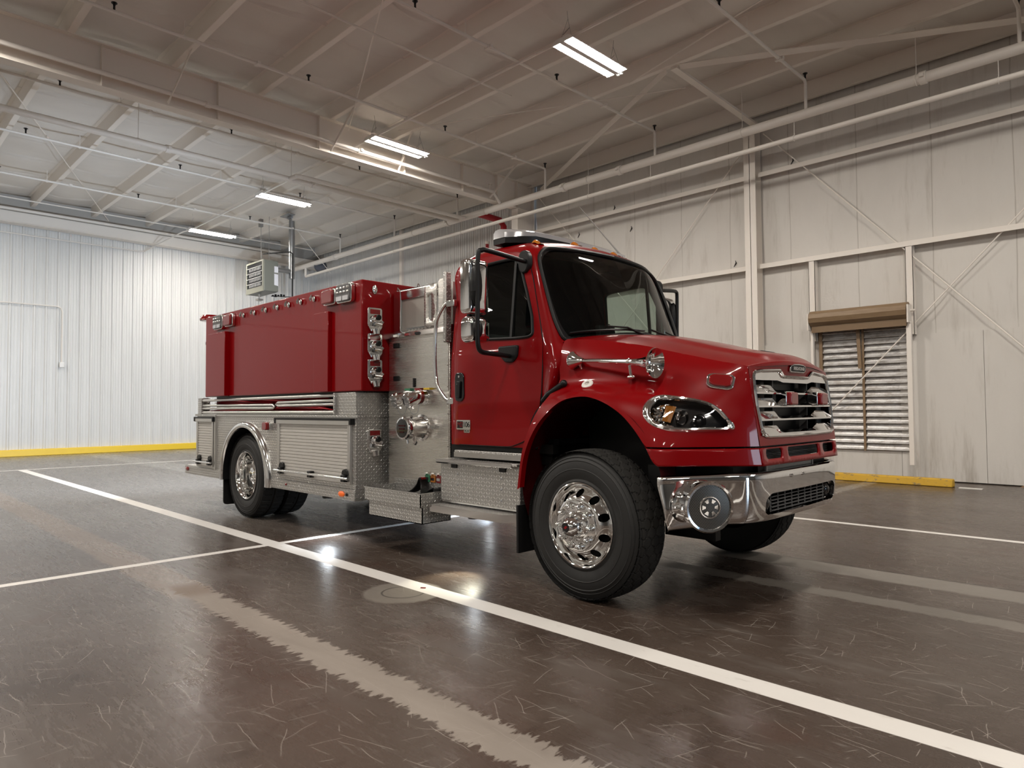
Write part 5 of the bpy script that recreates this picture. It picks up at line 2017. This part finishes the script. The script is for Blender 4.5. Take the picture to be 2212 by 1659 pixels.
def roll_door(x0, x1, z0, z1):
    d = T(MB().box(x0, x1, -1.262, -1.235, z0, z1), 'roller_door', ALU_GREY, body)
    mb = MB()
    nsl = int((z1 - z0) / .034)
    for k in range(nsl):
        z = z0 + (z1 - z0) * k / nsl
        h = (z1 - z0) / nsl
        mb.prism([(-1.262, z + .002), (-1.270, z + .006), (-1.270, z + h - .006), (-1.262, z + h - .002)], lambda u, v, w: (w, u, v), x0 + .03, x1 - .03)
    T(mb, 'slat_curtain', ALU_GREY, d, sharp=15)
    for xa in (x0 - .02, x1 - .03):
        T(MB().box(xa, xa + .05, -1.280, -1.25, z0, z1), 'side_rail', ALU, d, bevel=.003)
    T(MB().box(x0 - .045, x1 + .045, -1.296, -1.25, z1 - .01, z1 + .045), 'header_rail', ALU, d, bevel=.004)
    T(MB().box(x0 - .05, x1 + .05, -1.300, -1.25, z1 + .036, z1 + .058).box(x0 - .06, x0 - .03, -1.302, -1.25, z1 - .005, z1 + .058).box(x1 + .03, x1 + .06, -1.302, -1.25, z1 - .005, z1 + .058), 'drip_seal', BLACK, d)
    bar = T(MB().cyl((x0 - .03, -1.310, z0 + .055), (x1 + .03, -1.310, z0 + .055), .015, n=12), 'lift_bar', BRIGHT, d)
    npt = 3 if x1 - x0 > 1 else 2
    for k in range(npt):
        x = x0 + .10 + (x1 - x0 - .16) * k / (npt - 1)
        mb = MB().box(x - .035, x + .035, -1.320, -1.268, z0 + .02, z0 + .09)
        if k != 1 or npt == 2:
            mb.prism([(-.06, .09), (.06, .09), (.045, .135), (.01, .15), (-.045, .135)], lambda u, v, w: (x + u, w, z0 + v), -1.295, -1.268)
        T(mb, 'latch', BLACK, d, bevel=.006)
    return d


roll_door(-4.42, -2.91, .60, 1.195)
roll_door(-6.86, -6.32, .58, 1.195)
T(MB().box(-6.265, -6.235, -1.275, -1.25, .55, 1.285), 'corner_post', ALU, body)
# polished fenderette
ts = np.linspace(-.10, pi + .10, 40)
for s in (-1, 1):
    fl = MB()
    sec = [(WR - .015, 1.22), (WR + .0, 1.302), (WR + .012, 1.312), (WR + .05, 1.306), (WR + .075, 1.28), (WR + .08, 1.25)]
    vs = [(WCX - r * cos(t), s * y, WCZ + r * sin(t)) for t in ts for r, y in sec]
    n = len(sec)
    fl.add(vs, [(i * n + j, i * n + j + 1, (i + 1) * n + j + 1, (i + 1) * n + j) for i in range(len(ts) - 1) for j in range(n - 1)])
    T(fl, 'fenderette', BRIGHT, body, sharp=60)
for s in (-1, 1):
    lin = MB()
    lin.add([(WCX - (WR - .02) * cos(t), s * y, WCZ + (WR - .02) * sin(t)) for t in ts for y in (1.29, .56)], [(2 * i, 2 * i + 1, 2 * i + 3, 2 * i + 2) for i in range(len(ts) - 1)])
    T(lin, 'wheel_well', BLACK, body)
for s in (-1, 1):
    T(MB().prism(round_poly([(s * 1.24, .10), (s * .62, .10), (s * .62, .52), (s * 1.24, .52)], .05, 3), lambda u, v, w: (w, u, v), -6.045, -6.02), 'mud_flap', RUBBER)
# markers on the body
fl = T(MB().prism(rrect(-4.755, -4.625, 1.10, 1.205, .025, 4), lambda u, v, w: (u, w, v), -1.285, -1.25), 'side_flasher', CHROME, body, bevel=.004)
T(MB().prism(rrect(-4.750, -4.630, 1.105, 1.200, .025, 4), lambda u, v, w: (u, w, v), -1.325, -1.28), 'red_lens', REDLENS, fl, bevel=.012, seg=3)
T(MB().ell((-3.07, -1.266, .49), (.055, .018, .030)), 'side_marker', ORANGE, body)
T(MB().cyl((-2.97, -1.262, .49), (-2.97, -1.272, .49), .016, n=12), 'socket', BLACK, body)
T(MB().ell((-4.25, -1.266, .50), (.016, .01, .014)), 'reflector_dot', REDLENS, body)
T(MB().ell((-7.24, -1.266, .505), (.06, .016, .03)), 'rear_marker', REDLENS, body)
# work lights under the body
for x, y in ((-3.50, -1.17), (-1.27, -1.08), (-3.4, 1.1)):
    wl = T(MB().lathe([(0, .03), (.05, .028), (.058, .01), (.06, .0), (.05, -.012)], (x, y, .412 if x < -2 else .43), (0, 0, 1), 20), 'ground_light', BLACK)
    T(MB().lathe([(.045, -.010), (0, -.013)], (x, y, .412 if x < -2 else .43), (0, 0, 1), 20), 'light_lens', SHOPLED, wl)

# ---------------------------------------------------------------- tank and the rack below it
tank = T(MB().box(-6.66, -2.73, -1.245, 1.245, 1.525, 2.635), 'water_tank', RED, bevel=.012, seg=3)
T(MB().box(-3.60, -3.30, -1.29, -1.24, 1.53, 2.37), 'side_panel', RED, tank, bevel=.006)
T(MB().box(-6.42, -5.86, -1.31, -1.24, 1.53, 2.375), 'side_panel', RED, tank, bevel=.006)
T(MB().box(-6.5, -2.85, -1.15, 1.15, 1.285, 1.53), 'rack_back', BLACK, body)
T(MB().box(-3.21, BX1, -1.25, -1.15, 1.292, 1.515).box(BX1 - .02, BX1, -1.25, 1.25, 1.292, 1.515).box(-3.21, -3.19, -1.28, -1.15, 1.292, 1.515), 'rack_end_box', DIAMOND, body, bevel=.004)
T(MB().box(-6.90, -6.78, -1.25, -1.13, 1.292, 1.515), 'rack_end_box', DIAMOND, body, bevel=.004)


def flood(x, y, z, rz, lens, par=tank, name='scene_light', tilt=0., s=1.):
    """square warning or flood light head on the side of the tank; faces -y before rz"""
    M = Matrix.Translation((x, y, z)) @ Matrix.Rotation(rz, 4, 'Z') @ Matrix.Rotation(tilt, 4, 'X')

    def mp(u, v, w): return M @ Vector((u * s, -w * s, v * s))
    o = T(MB().prism(rrect(-.125, .125, -.085, .085, .035, 4), mp, -.0, .045), name, CHROME, par, bevel=.008, seg=2)
    if lens == 'white':
        T(MB().prism(rrect(-.115, .115, -.075, .075, .03, 4), mp, .045, .055), 'lens', GREYPL, o, bevel=.003)
        for i in range(4):
            for j in range(2):
                c = mp(-.082 + i * .055, .045 - j * .036, .056)
                T(MB().ell(c, (.020, .012, .015), 10, 6), 'led_cell', CHROME, o)
        for i in range(2):
            T(MB().prism(rrect(-.10 + i * .105, -.01 + i * .105, -.066, -.026, .006, 2), mp, .055, .060), 'lower_lens', CLEARLENS, o)
    else:
        T(MB().prism(rrect(-.112, .112, -.075, .075, .03, 4), mp, .040, .075), 'red_lens', REDLENS, o, bevel=.016, seg=3)
    return o


flood(-3.29, -1.245, 2.515, 0, 'red', name='tank_flasher', s=.98)
flood(-2.99, -1.245, 2.520, 0, 'white', s=1.15, tilt=.0)
flood(-5.80, -1.245, 2.515, 0, 'red', name='tank_flasher', s=.98)
flood(-6.13, -1.245, 2.515, 0, 'white', s=1.15)
bc_ = T(MB().lathe([(.0, .08), (.12, .07), (.145, .035), (.15, .0), (.14, -.012), (0, -.012)], (-6.80, -1.12, 2.62), (0, 0, 1), 24), 'rear_beacon', REDLENS, tank)
T(MB().bar((-6.66, -1.12, 2.52), (-6.82, -1.12, 2.60), .08, .03), 'beacon_bracket', GALV, bc_)
T(MB().ell((-6.70, -1.20, 2.28), (.03, .03, .05)), 'rear_hook', BLACK, tank)
for k, x in enumerate((-5.43, -5.12, -4.81, -4.51, -4.23, -3.95, -3.66)):
    mb = MB().ell((x, -1.256, 2.545), (.028, .012, .032)).tube([(x, -1.25, 2.57), (x + .004, -1.285, 2.575), (x + .006, -1.30, 2.545), (x + .002, -1.295, 2.52)], [.010, .012, .014, .010], 8)
    T(mb, 'lamp_hook', BRIGHT, tank)
T(MB().ell((-2.722, -1.10, 2.545), (.012, .03, .045)), 'lifting_eye', BRIGHT, tank)


def latch_light(x, y, z, par):
    """chrome light head facing forward (+x), with a knob and a stub below"""
    def mp(u, v, w): return (x + w, y + u, z + v)
    o = T(MB().prism(rrect(-.085, .085, -.075, .115, .02, 3), mp, 0, .022).prism([(-.085, -.07), (.085, -.07), (.05, -.125), (-.05, -.125)], mp, 0, .03), 'locker_light', CHROME, par, bevel=.004)
    T(MB().prism(rrect(-.058, .058, .050, .098, .006, 2), mp, .020, .025), 'red_window', REDLENS, o)
    mb = MB().lathe([(.048, 0), (.046, .02), (.036, .035), (.034, .05), (.0, .052)], mp(.005, -.005, .02), (1, 0, 0), 20)
    T(mb, 'knob_housing', CHROME, o)
    T(MB().lathe([(.028, .05), (.028, .064), (.022, .070), (0, .070)], mp(.005, .012, .02), (1, 0, 0), 18), 'knob', BLACK, o)
    T(MB().cyl(mp(.06, -.05, .03), mp(.08, -.02, .045), .014, n=10).cyl(mp(0, -.11, .03), mp(0, -.16, .045), .046, .034, n=16).cyl(mp(-.03, -.05, .05), mp(.05, -.06, .06), .02, n=10), 'lamp_stub', CHROME, o)
    return o


for z in (2.245, 1.985, 1.725):
    latch_light(-2.73, -1.105, z, tank)
latch_light(BX1, -1.04, 1.03, body)
T(MB().box(BX1, BX1 + .006, -1.125, -.965, .82, .90), 'light_plate', DIAMOND, body)

# ---------------------------------------------------------------- pump module
PY_ = -.92
pump = T(MB().box(-2.74, -1.775, PY_, .92, .58, 2.06), 'pump_panel', STEEL, bevel=.004)
T(MB().box(-2.72, -1.79, PY_ - .006, PY_, 1.512, 2.03), 'upper_panel', STEEL, pump, bevel=.002)
T(MB().box(-2.72, -1.79, PY_ - .006, PY_, .62, 1.495), 'lower_panel', STEEL, pump, bevel=.002)
mb = MB().prism([(-.97, 2.055), (-.955, 2.10), (-.90, 2.13), (-.84, 2.135), (-.84, 2.05)], lambda u, v, w: (w, u, v), -2.78, -1.80)
T(mb, 'panel_hood', BRIGHT, pump)
for k, x in enumerate((-2.55, -2.36, -2.2)):
    T(MB().box(x - .03, x + .03, -.978, -.958, 2.062, 2.085), 'gauge_tag', (WHITEPL, REDLENS, BLACK)[k], pump)
mb = MB()
for k in range(12):
    x = -2.45 + k * .052
    mb.bar((x - .016, -.90, 2.142), (x + .016, -.86, 2.142), .014, .012)
T(mb, 'tread_lugs', BRIGHT, pump)
# raised upper box with framed panel
ub = T(MB().box(-2.71, -1.80, -.86, .86, 2.06, 2.535), 'upper_box', ALU, pump, bevel=.004)
mb = MB().box(-2.71, -2.585, -.885, -.86, 2.12, 2.545).box(-2.585, -2.14, -.885, -.86, 2.44, 2.545).box(-2.14, -1.95, -.885, -.86, 2.12, 2.545)
T(mb, 'panel_frame', BRIGHT, ub, bevel=.012, seg=3)
T(MB().box(-2.585, -2.14, -.868, -.858, 2.12, 2.44), 'flat_panel', mat('dull_aluminium', (.42, .40, .37), .5, .9), ub)
mb = MB()
sp_ = trimmed(rrect(-2.14, -1.955, 2.135, 2.53, .012, 2), [rrect(-2.075, -2.02, 2.19, 2.43, .026, 5)], lambda u, v: (u, -.93, v), .05)
T(sp_, 'slotted_plate', STEEL, ub, solid=.006)
T(MB().prism(rrect(-1.92, -1.80, 2.06, 2.56, .03, 4), lambda u, v, w: (u, w, v), -.935, -.925), 'guard_plate', STEEL, ub)
T(MB().box(-1.775, -1.735, -1.0, -.93, 1.95, 2.60), 'guard_edge', DIAMOND, pump, bevel=.01)
for x in (-2.64, -2.30):
    T(MB().tube([(x - .03, -.87, 2.54), (x, -.88, 2.575), (x + .03, -.87, 2.54)], .006, 6), 'lifting_eye', BRIGHT, ub)
for p in ((-2.60, 1.98), (-2.60, 1.65)):
    T(MB().box(p[0] - .03, p[0] + .055, PY_ - .025, PY_, p[1] - .025, p[1] + .025), 'hinge_block', BLACK, pump, bevel=.004)
T(MB().box(-2.315, -2.285, PY_ - .018, PY_, 1.555, 1.645), 'panel_slot', BLACK, pump, bevel=.003)
for z in (.75, 1.0, 1.3, 1.45, 1.55, 1.75, 1.95):
    T(MB().ell((-1.80, PY_ - .006, z), (.008, .006, .008), 8, 5), 'panel_screw', CAST, pump)


# discharge outlets with caps
def outlet(x, z, r):
    d = Vector((-.20, -1, -.38)).normalized()
    a = Vector((x, PY_, z))
    b = a + Vector((0, -.09, .0))
    c = b + d * .10
    o = T(MB().tube([a, b, b + d * .04, c], [r * 1.05, r * 1.05, r, r * .95], 20), 'discharge_outlet', CHROME, pump, sharp=50)
    T(MB().lathe([(r * 1.25, 0), (r * 1.25, .012), (r * 1.0, .014)], a - Vector((0, .002, 0)), (0, -1, 0), 20), 'outlet_flange', BRIGHT, o)
    mb = MB().lathe([(r * 1.0, -.02), (r * 1.18, -.015), (r * 1.2, .025), (r * 1.05, .035), (0, .032)], c, d, 20)
    u = d.cross(Vector((0, 0, 1))).normalized()
    w = d.cross(u)
    for k in range(3):
        q = u * cos(2.1 * k) + w * sin(2.1 * k)
        mb.cyl(c + q * r * 1.15 + d * .005, c + q * r * 1.5 + d * .005, .010, n=8)
    T(mb, 'outlet_cap', CHROME, o, sharp=40)
    ch = [c + Vector((0, 0, -r)), c + Vector((.02, .01, -r - .05)), c + Vector((.05, .03, -r - .07)), c + Vector((.075, .05, -r - .04)), b + Vector((.02, 0, -r))]
    T(MB().tube(catmull(ch, 4), .003, 5), 'cap_chain', GALV, o)
    return o


o1 = outlet(-2.33, 1.46, .062)
o2 = outlet(-2.14, 1.46, .062)
T(MB().lathe([(.070, .06), (.072, .09), (.066, .092)], (-2.14, PY_, 1.46), (0, -1, 0), 20), 'red_band', REDLENS, o2)
for x, m_ in ((-2.36, GREENTAG), (-2.20, REDLENS), (-2.06, YELLOW)):
    T(MB().box(x - .045, x + .045, PY_ - .05, PY_ - .006, 1.526, 1.545), 'valve_tag', m_, pump)
# big suction inlet
si = T(MB().lathe([(.125, .0), (.128, .012), (.105, .016), (.100, .035), (.098, .13), (.106, .15), (.112, .165), (.112, .215), (.104, .232), (.088, .236)], (-2.19, PY_, 1.165), (0, -1, 0), 44), 'suction_inlet', CHROME, pump, sharp=35)
cf = T(MB().lathe([(.092, .230), (.088, .237), (.0, .240)], (-2.19, PY_, 1.165), (0, -1, 0), 40), 'inlet_cap_label', BLACKGLOSS, si)
mb = MB()
for k in range(3):
    z = 1.19 - .03 * k
    mb.box(-2.24 + .01 * k, -2.14 - .01 * k, PY_ - .2425, PY_ - .238, z - .008, z + .006)
T(mb, 'label_print', DARKRED, cf)
mb = MB()
for k in range(3):
    a = 2.0 * k + .9
    c = Vector((-2.19 + .112 * cos(a), PY_ - .19, 1.165 + .112 * sin(a)))
    T(MB().cyl(c, c + Vector((.035 * cos(a), 0, .035 * sin(a))), .012, n=8), 'cap_lug', CHROME, si)
T(MB().tube([(-2.10, PY_ - .16, 1.08), (-2.08, PY_ - .17, 1.05), (-2.06, PY_ - .18, 1.03)], [.016, .018, .020], 10).cyl((-2.07, PY_ - .19, 1.05), (-2.03, PY_ - .2, 1.02), .012, n=8), 'bleeder_valve', CHROME, si)
for k, m_ in enumerate((GREENTAG, ORANGETAG, REDLENS, BLACK)):
    x = -2.09 + k * .085
    vh = T(MB().box(x - .034, x + .034, PY_ - .02, PY_ - .006, .655, .725), 'drain_tag', m_, pump, bevel=.003)
    T(MB().box(x - .024, x + .024, PY_ - .024, PY_ - .019, .675, .70), 'tag_print', BRIGHT, vh)
    T(MB().cyl((x, PY_ - .02, .735), (x, PY_ - .045, .735), .014, n=8), 'drain_knob', BRIGHT, vh)

# hose tray on the side, running board and battery box steps
tray = MB()
x0, x1, y0, y1 = -2.62, -1.74, -1.29, -.925
for a in ((x0, x1, y0, y0 + .008, .48, .60), (x0, x1, y1 - .008, y1, .48, .66), (x0, x0 + .008, y0, y1, .48, .60), (x1 - .008, x1, y0, y1, .48, .60)):
    tray.box(*a)
for a in ((x0 + .05, x1, y0 + .02, y0 + .028, .335, .48), (x0 + .05, x1, y1 - .03, y1 - .022, .335, .48), (x0 + .05, x0 + .058, y0 + .02, y1 - .02, .335, .48), (x1 - .008, x1, y0 + .02, y1 - .02, .335, .48), (x0 + .05, x1, y0 + .02, y1 - .02, .335, .343), (x0, x0 + .05, y0, y1, .478, .486)):
    tray.box(*a)
tray = T(tray, 'side_tray', DIAMOND)
T(MB().box(x0 + .06, x1 - .01, y0 + .03, y1 - .03, .50, .51), 'tray_mat', BLACK, tray)
T(MB().box(x0, x1, y0 - .004, y0 + .014, .597, .606).box(x0 - .004, x0 + .014, y0, y1, .597, .606).box(x1 - .014, x1 + .004, y0, y1, .597, .606), 'rim_trim', BRIGHT, tray)
box = T(MB().box(-1.69, -.71, -1.10, -.45, .54, .885), 'battery_box', DIAMOND, bevel=.005)
T(MB().box(-1.70, -.70, -1.145, -.86, .885, .905), 'upper_step', DIAMOND, box, bevel=.004)
mb = MB().prism([(-1.150, .905), (-1.150, .880), (-1.135, .868), (-1.13, .905)], lambda u, v, w: (w, u, v), -1.70, -.76)
T(mb, 'step_nosing', CHROME, box)
for x in (-1.50, -.90):
    T(MB().box(x - .035, x + .035, -1.112, -1.095, .832, .868), 'box_latch', BLACK, box)
for x in (-1.46, -.92):
    for z in (.60, .69, .78):
        T(MB().ell((x, -1.102, z), (.010, .006, .010), 8, 5), 'box_screw', GALV, box)
st = T(MB().box(-1.55, -.68, -1.06, -.80, .935, .985), 'cab_step', DIAMOND, bevel=.005)
T(MB().box(-1.55, -.68, -1.066, -1.055, .925, .968), 'step_edge', BRIGHT, st)
mb = MB()
rbp = [(-1.70, -1.225), (-.80, -1.225), (-.66, -1.10), (-.66, -.95), (-1.70, -.95)]
mb.prism(rbp, lambda u, v, w: (u, v, w), .498, .510)
rb = T(mb, 'running_board', DIAMOND)
mb = MB().prism([(-1.70, -1.228), (-.80, -1.228), (-.66, -1.103), (-.66, -1.092), (-.802, -1.215), (-1.70, -1.215)], lambda u, v, w: (u, v, w), .452, .512)
T(mb, 'board_edge', BRIGHT, rb)
T(MB().box(-1.69, -.71, -1.08, -.98, .525, .54), 'rub_strip', BRIGHT, rb)
T(MB().box(-1.72, -.5, -.95, .95, .9, 1.06).box(-1.76, -.6, -.6, .6, .5, 1.0), 'cab_floor', CHASSIS)
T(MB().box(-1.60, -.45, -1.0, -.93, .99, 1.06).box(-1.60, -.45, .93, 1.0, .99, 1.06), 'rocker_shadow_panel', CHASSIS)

# ---------------------------------------------------------------- folding water tank carried in the rack, and the gear in the tray
ft = empty('folding_water_tank', (TX - 4.95, TY - 1.21, 1.29), 'folded portable water tank with red liner held in the rack below the red tank', 'folding tank')


def ftub(pts, name='frame_tube', r=.019):
    return MB().tube([(x + 4.95, y + 1.21, z - 1.29) for x, y, z in pts], r, 10).build(name, ALU, ft)


ftub([(-6.77, -1.225, 1.478), (-3.20, -1.225, 1.492)])
ftub([(-6.77, -1.225, 1.312), (-3.20, -1.225, 1.316)])
# closed loops in the middle
ftub([(-6.77, -1.225, 1.408), (-4.66, -1.225, 1.402), (-4.615, -1.225, 1.385), (-4.66, -1.225, 1.366), (-6.77, -1.225, 1.368)], r=.016)
ftub([(-3.20, -1.225, 1.440), (-4.53, -1.225, 1.428), (-4.575, -1.225, 1.41), (-4.53, -1.225, 1.392), (-3.20, -1.225, 1.398)], r=.016)
mb = MB()
for k, (a, b, zc) in enumerate(((-6.4, -4.7, 1.435), (-5.6, -3.4, 1.455), (-6.6, -3.5, 1.340), (-4.6, -3.3, 1.350))):
    mb.grid(lambda u, v: (a + (b - a) * u + 4.95, -1.175 + .03 * sin(v * pi * 2) + .012 * sin(9 * u + k) + 1.21 - .02, zc + .075 * (v - .5) * (1 + .5 * sin(7 * u + k)) * sin(pi * min(max(u, .02), .98)) ** .5 + .012 * sin(5 * u + 2 * k) - 1.29), 40, 8)
mb.build('red_liner', LINER, ft)
hs = MB()
path1 = [(-2.52, -1.20, .525), (-2.30, -1.12, .535), (-2.18, -1.04, .56), (-2.12, -1.0, .62), (-2.09, -.985, .69), (-2.07, -.985, .62), (-2.0, -1.03, .56), (-1.8, -1.10, .53)]
pp = catmull(path1, 5)
hs.v = [(p[0], p[1] + e, p[2] + h) for p in pp for e, h in ((-.05, 0), (.05, 0), (.05, .014), (-.05, .014))]
hs.f = [(i * 4 + j, i * 4 + (j + 1) % 4, (i + 1) * 4 + (j + 1) % 4, (i + 1) * 4 + j) for i in range(len(pp) - 1) for j in range(4)]
path2 = [(-2.05, -1.20, .525), (-1.95, -1.14, .54), (-1.88, -1.06, .58), (-1.85, -1.0, .615), (-1.82, -1.02, .60), (-1.78, -1.08, .55), (-1.76, -1.15, .53)]
pp = catmull(path2, 5)
o_ = len(hs.v)
hs.v += [(p[0], p[1] + e, p[2] + h) for p in pp for e, h in ((-.06, 0), (.06, 0), (.06, .014), (-.06, .014))]
hs.f += [(o_ + i * 4 + j, o_ + i * 4 + (j + 1) % 4, o_ + (i + 1) * 4 + (j + 1) % 4, o_ + (i + 1) * 4 + j) for i in range(len(pp) - 1) for j in range(4)]
hs.v = [(x + 2.15, y + 1.1, z - .52) for x, y, z in hs.v]
strap = hs.build('tie_down_strap', BLACK)
strap.location = (TX - 2.15, TY - 1.1, .52)
tag(strap, 'black webbing straps heaped in the diamond plate side tray', 'strap')
T(MB().box(.04, .08, .09, .13, .165, .185), 'red_tip', REDLENS, strap)
# ---------------------------------------------------------------- the truck's own ground lights (lamps on the vehicle)
def spot(name, loc, target, power, size, col, blend=.6, r=.05):
    l = bpy.data.lights.new(name, 'SPOT')
    l.energy = power
    l.spot_size = radians(size)
    l.spot_blend = blend
    l.shadow_soft_size = r
    l.color = col
    o = bpy.data.objects.new(name, l)
    COL.objects.link(o)
    o.location = loc
    o.rotation_euler = (Vector(target) - Vector(loc)).to_track_quat('-Z', 'Y').to_euler()


spot('ground_light_beam', (TX - 3.50, TY - 1.17, .395), (TX - 3.30, TY - 1.28, 0), 9, 95, (.86, .93, 1.0), r=.03)
spot('ground_light_beam', (TX - 1.27, TY - 1.08, .41), (TX - 1.11, TY - 1.46, 0), 14, 62, (1.0, .95, .74), .8, r=.03)
spot('ground_light_beam', (TX - 3.4, TY + 1.1, .395), (TX - 3.5, TY + .7, 0), 30, 110, (.72, .85, 1.0), r=.03)
# rear flood lamps of the truck, facing the back wall
for y in (-.9, .9):
    rf = T(MB().prism(rrect(y - .11, y + .11, 2.35, 2.52, .03, 3), lambda u, v, w: (w, u, v), -6.70, -6.66), 'rear_flood', CHROME, tank)
    T(MB().prism(rrect(y - .09, y + .09, 2.37, 2.50, .02, 3), lambda u, v, w: (w, u, v), -6.705, -6.70), 'flood_lens', CLEARLENS, rf)
    spot('rear_flood_beam', (TX - 6.73, TY + y, 2.43), (-24.9, TY + y, 1.2), 330, 110, (.74, .86, 1.0), .8, .08)
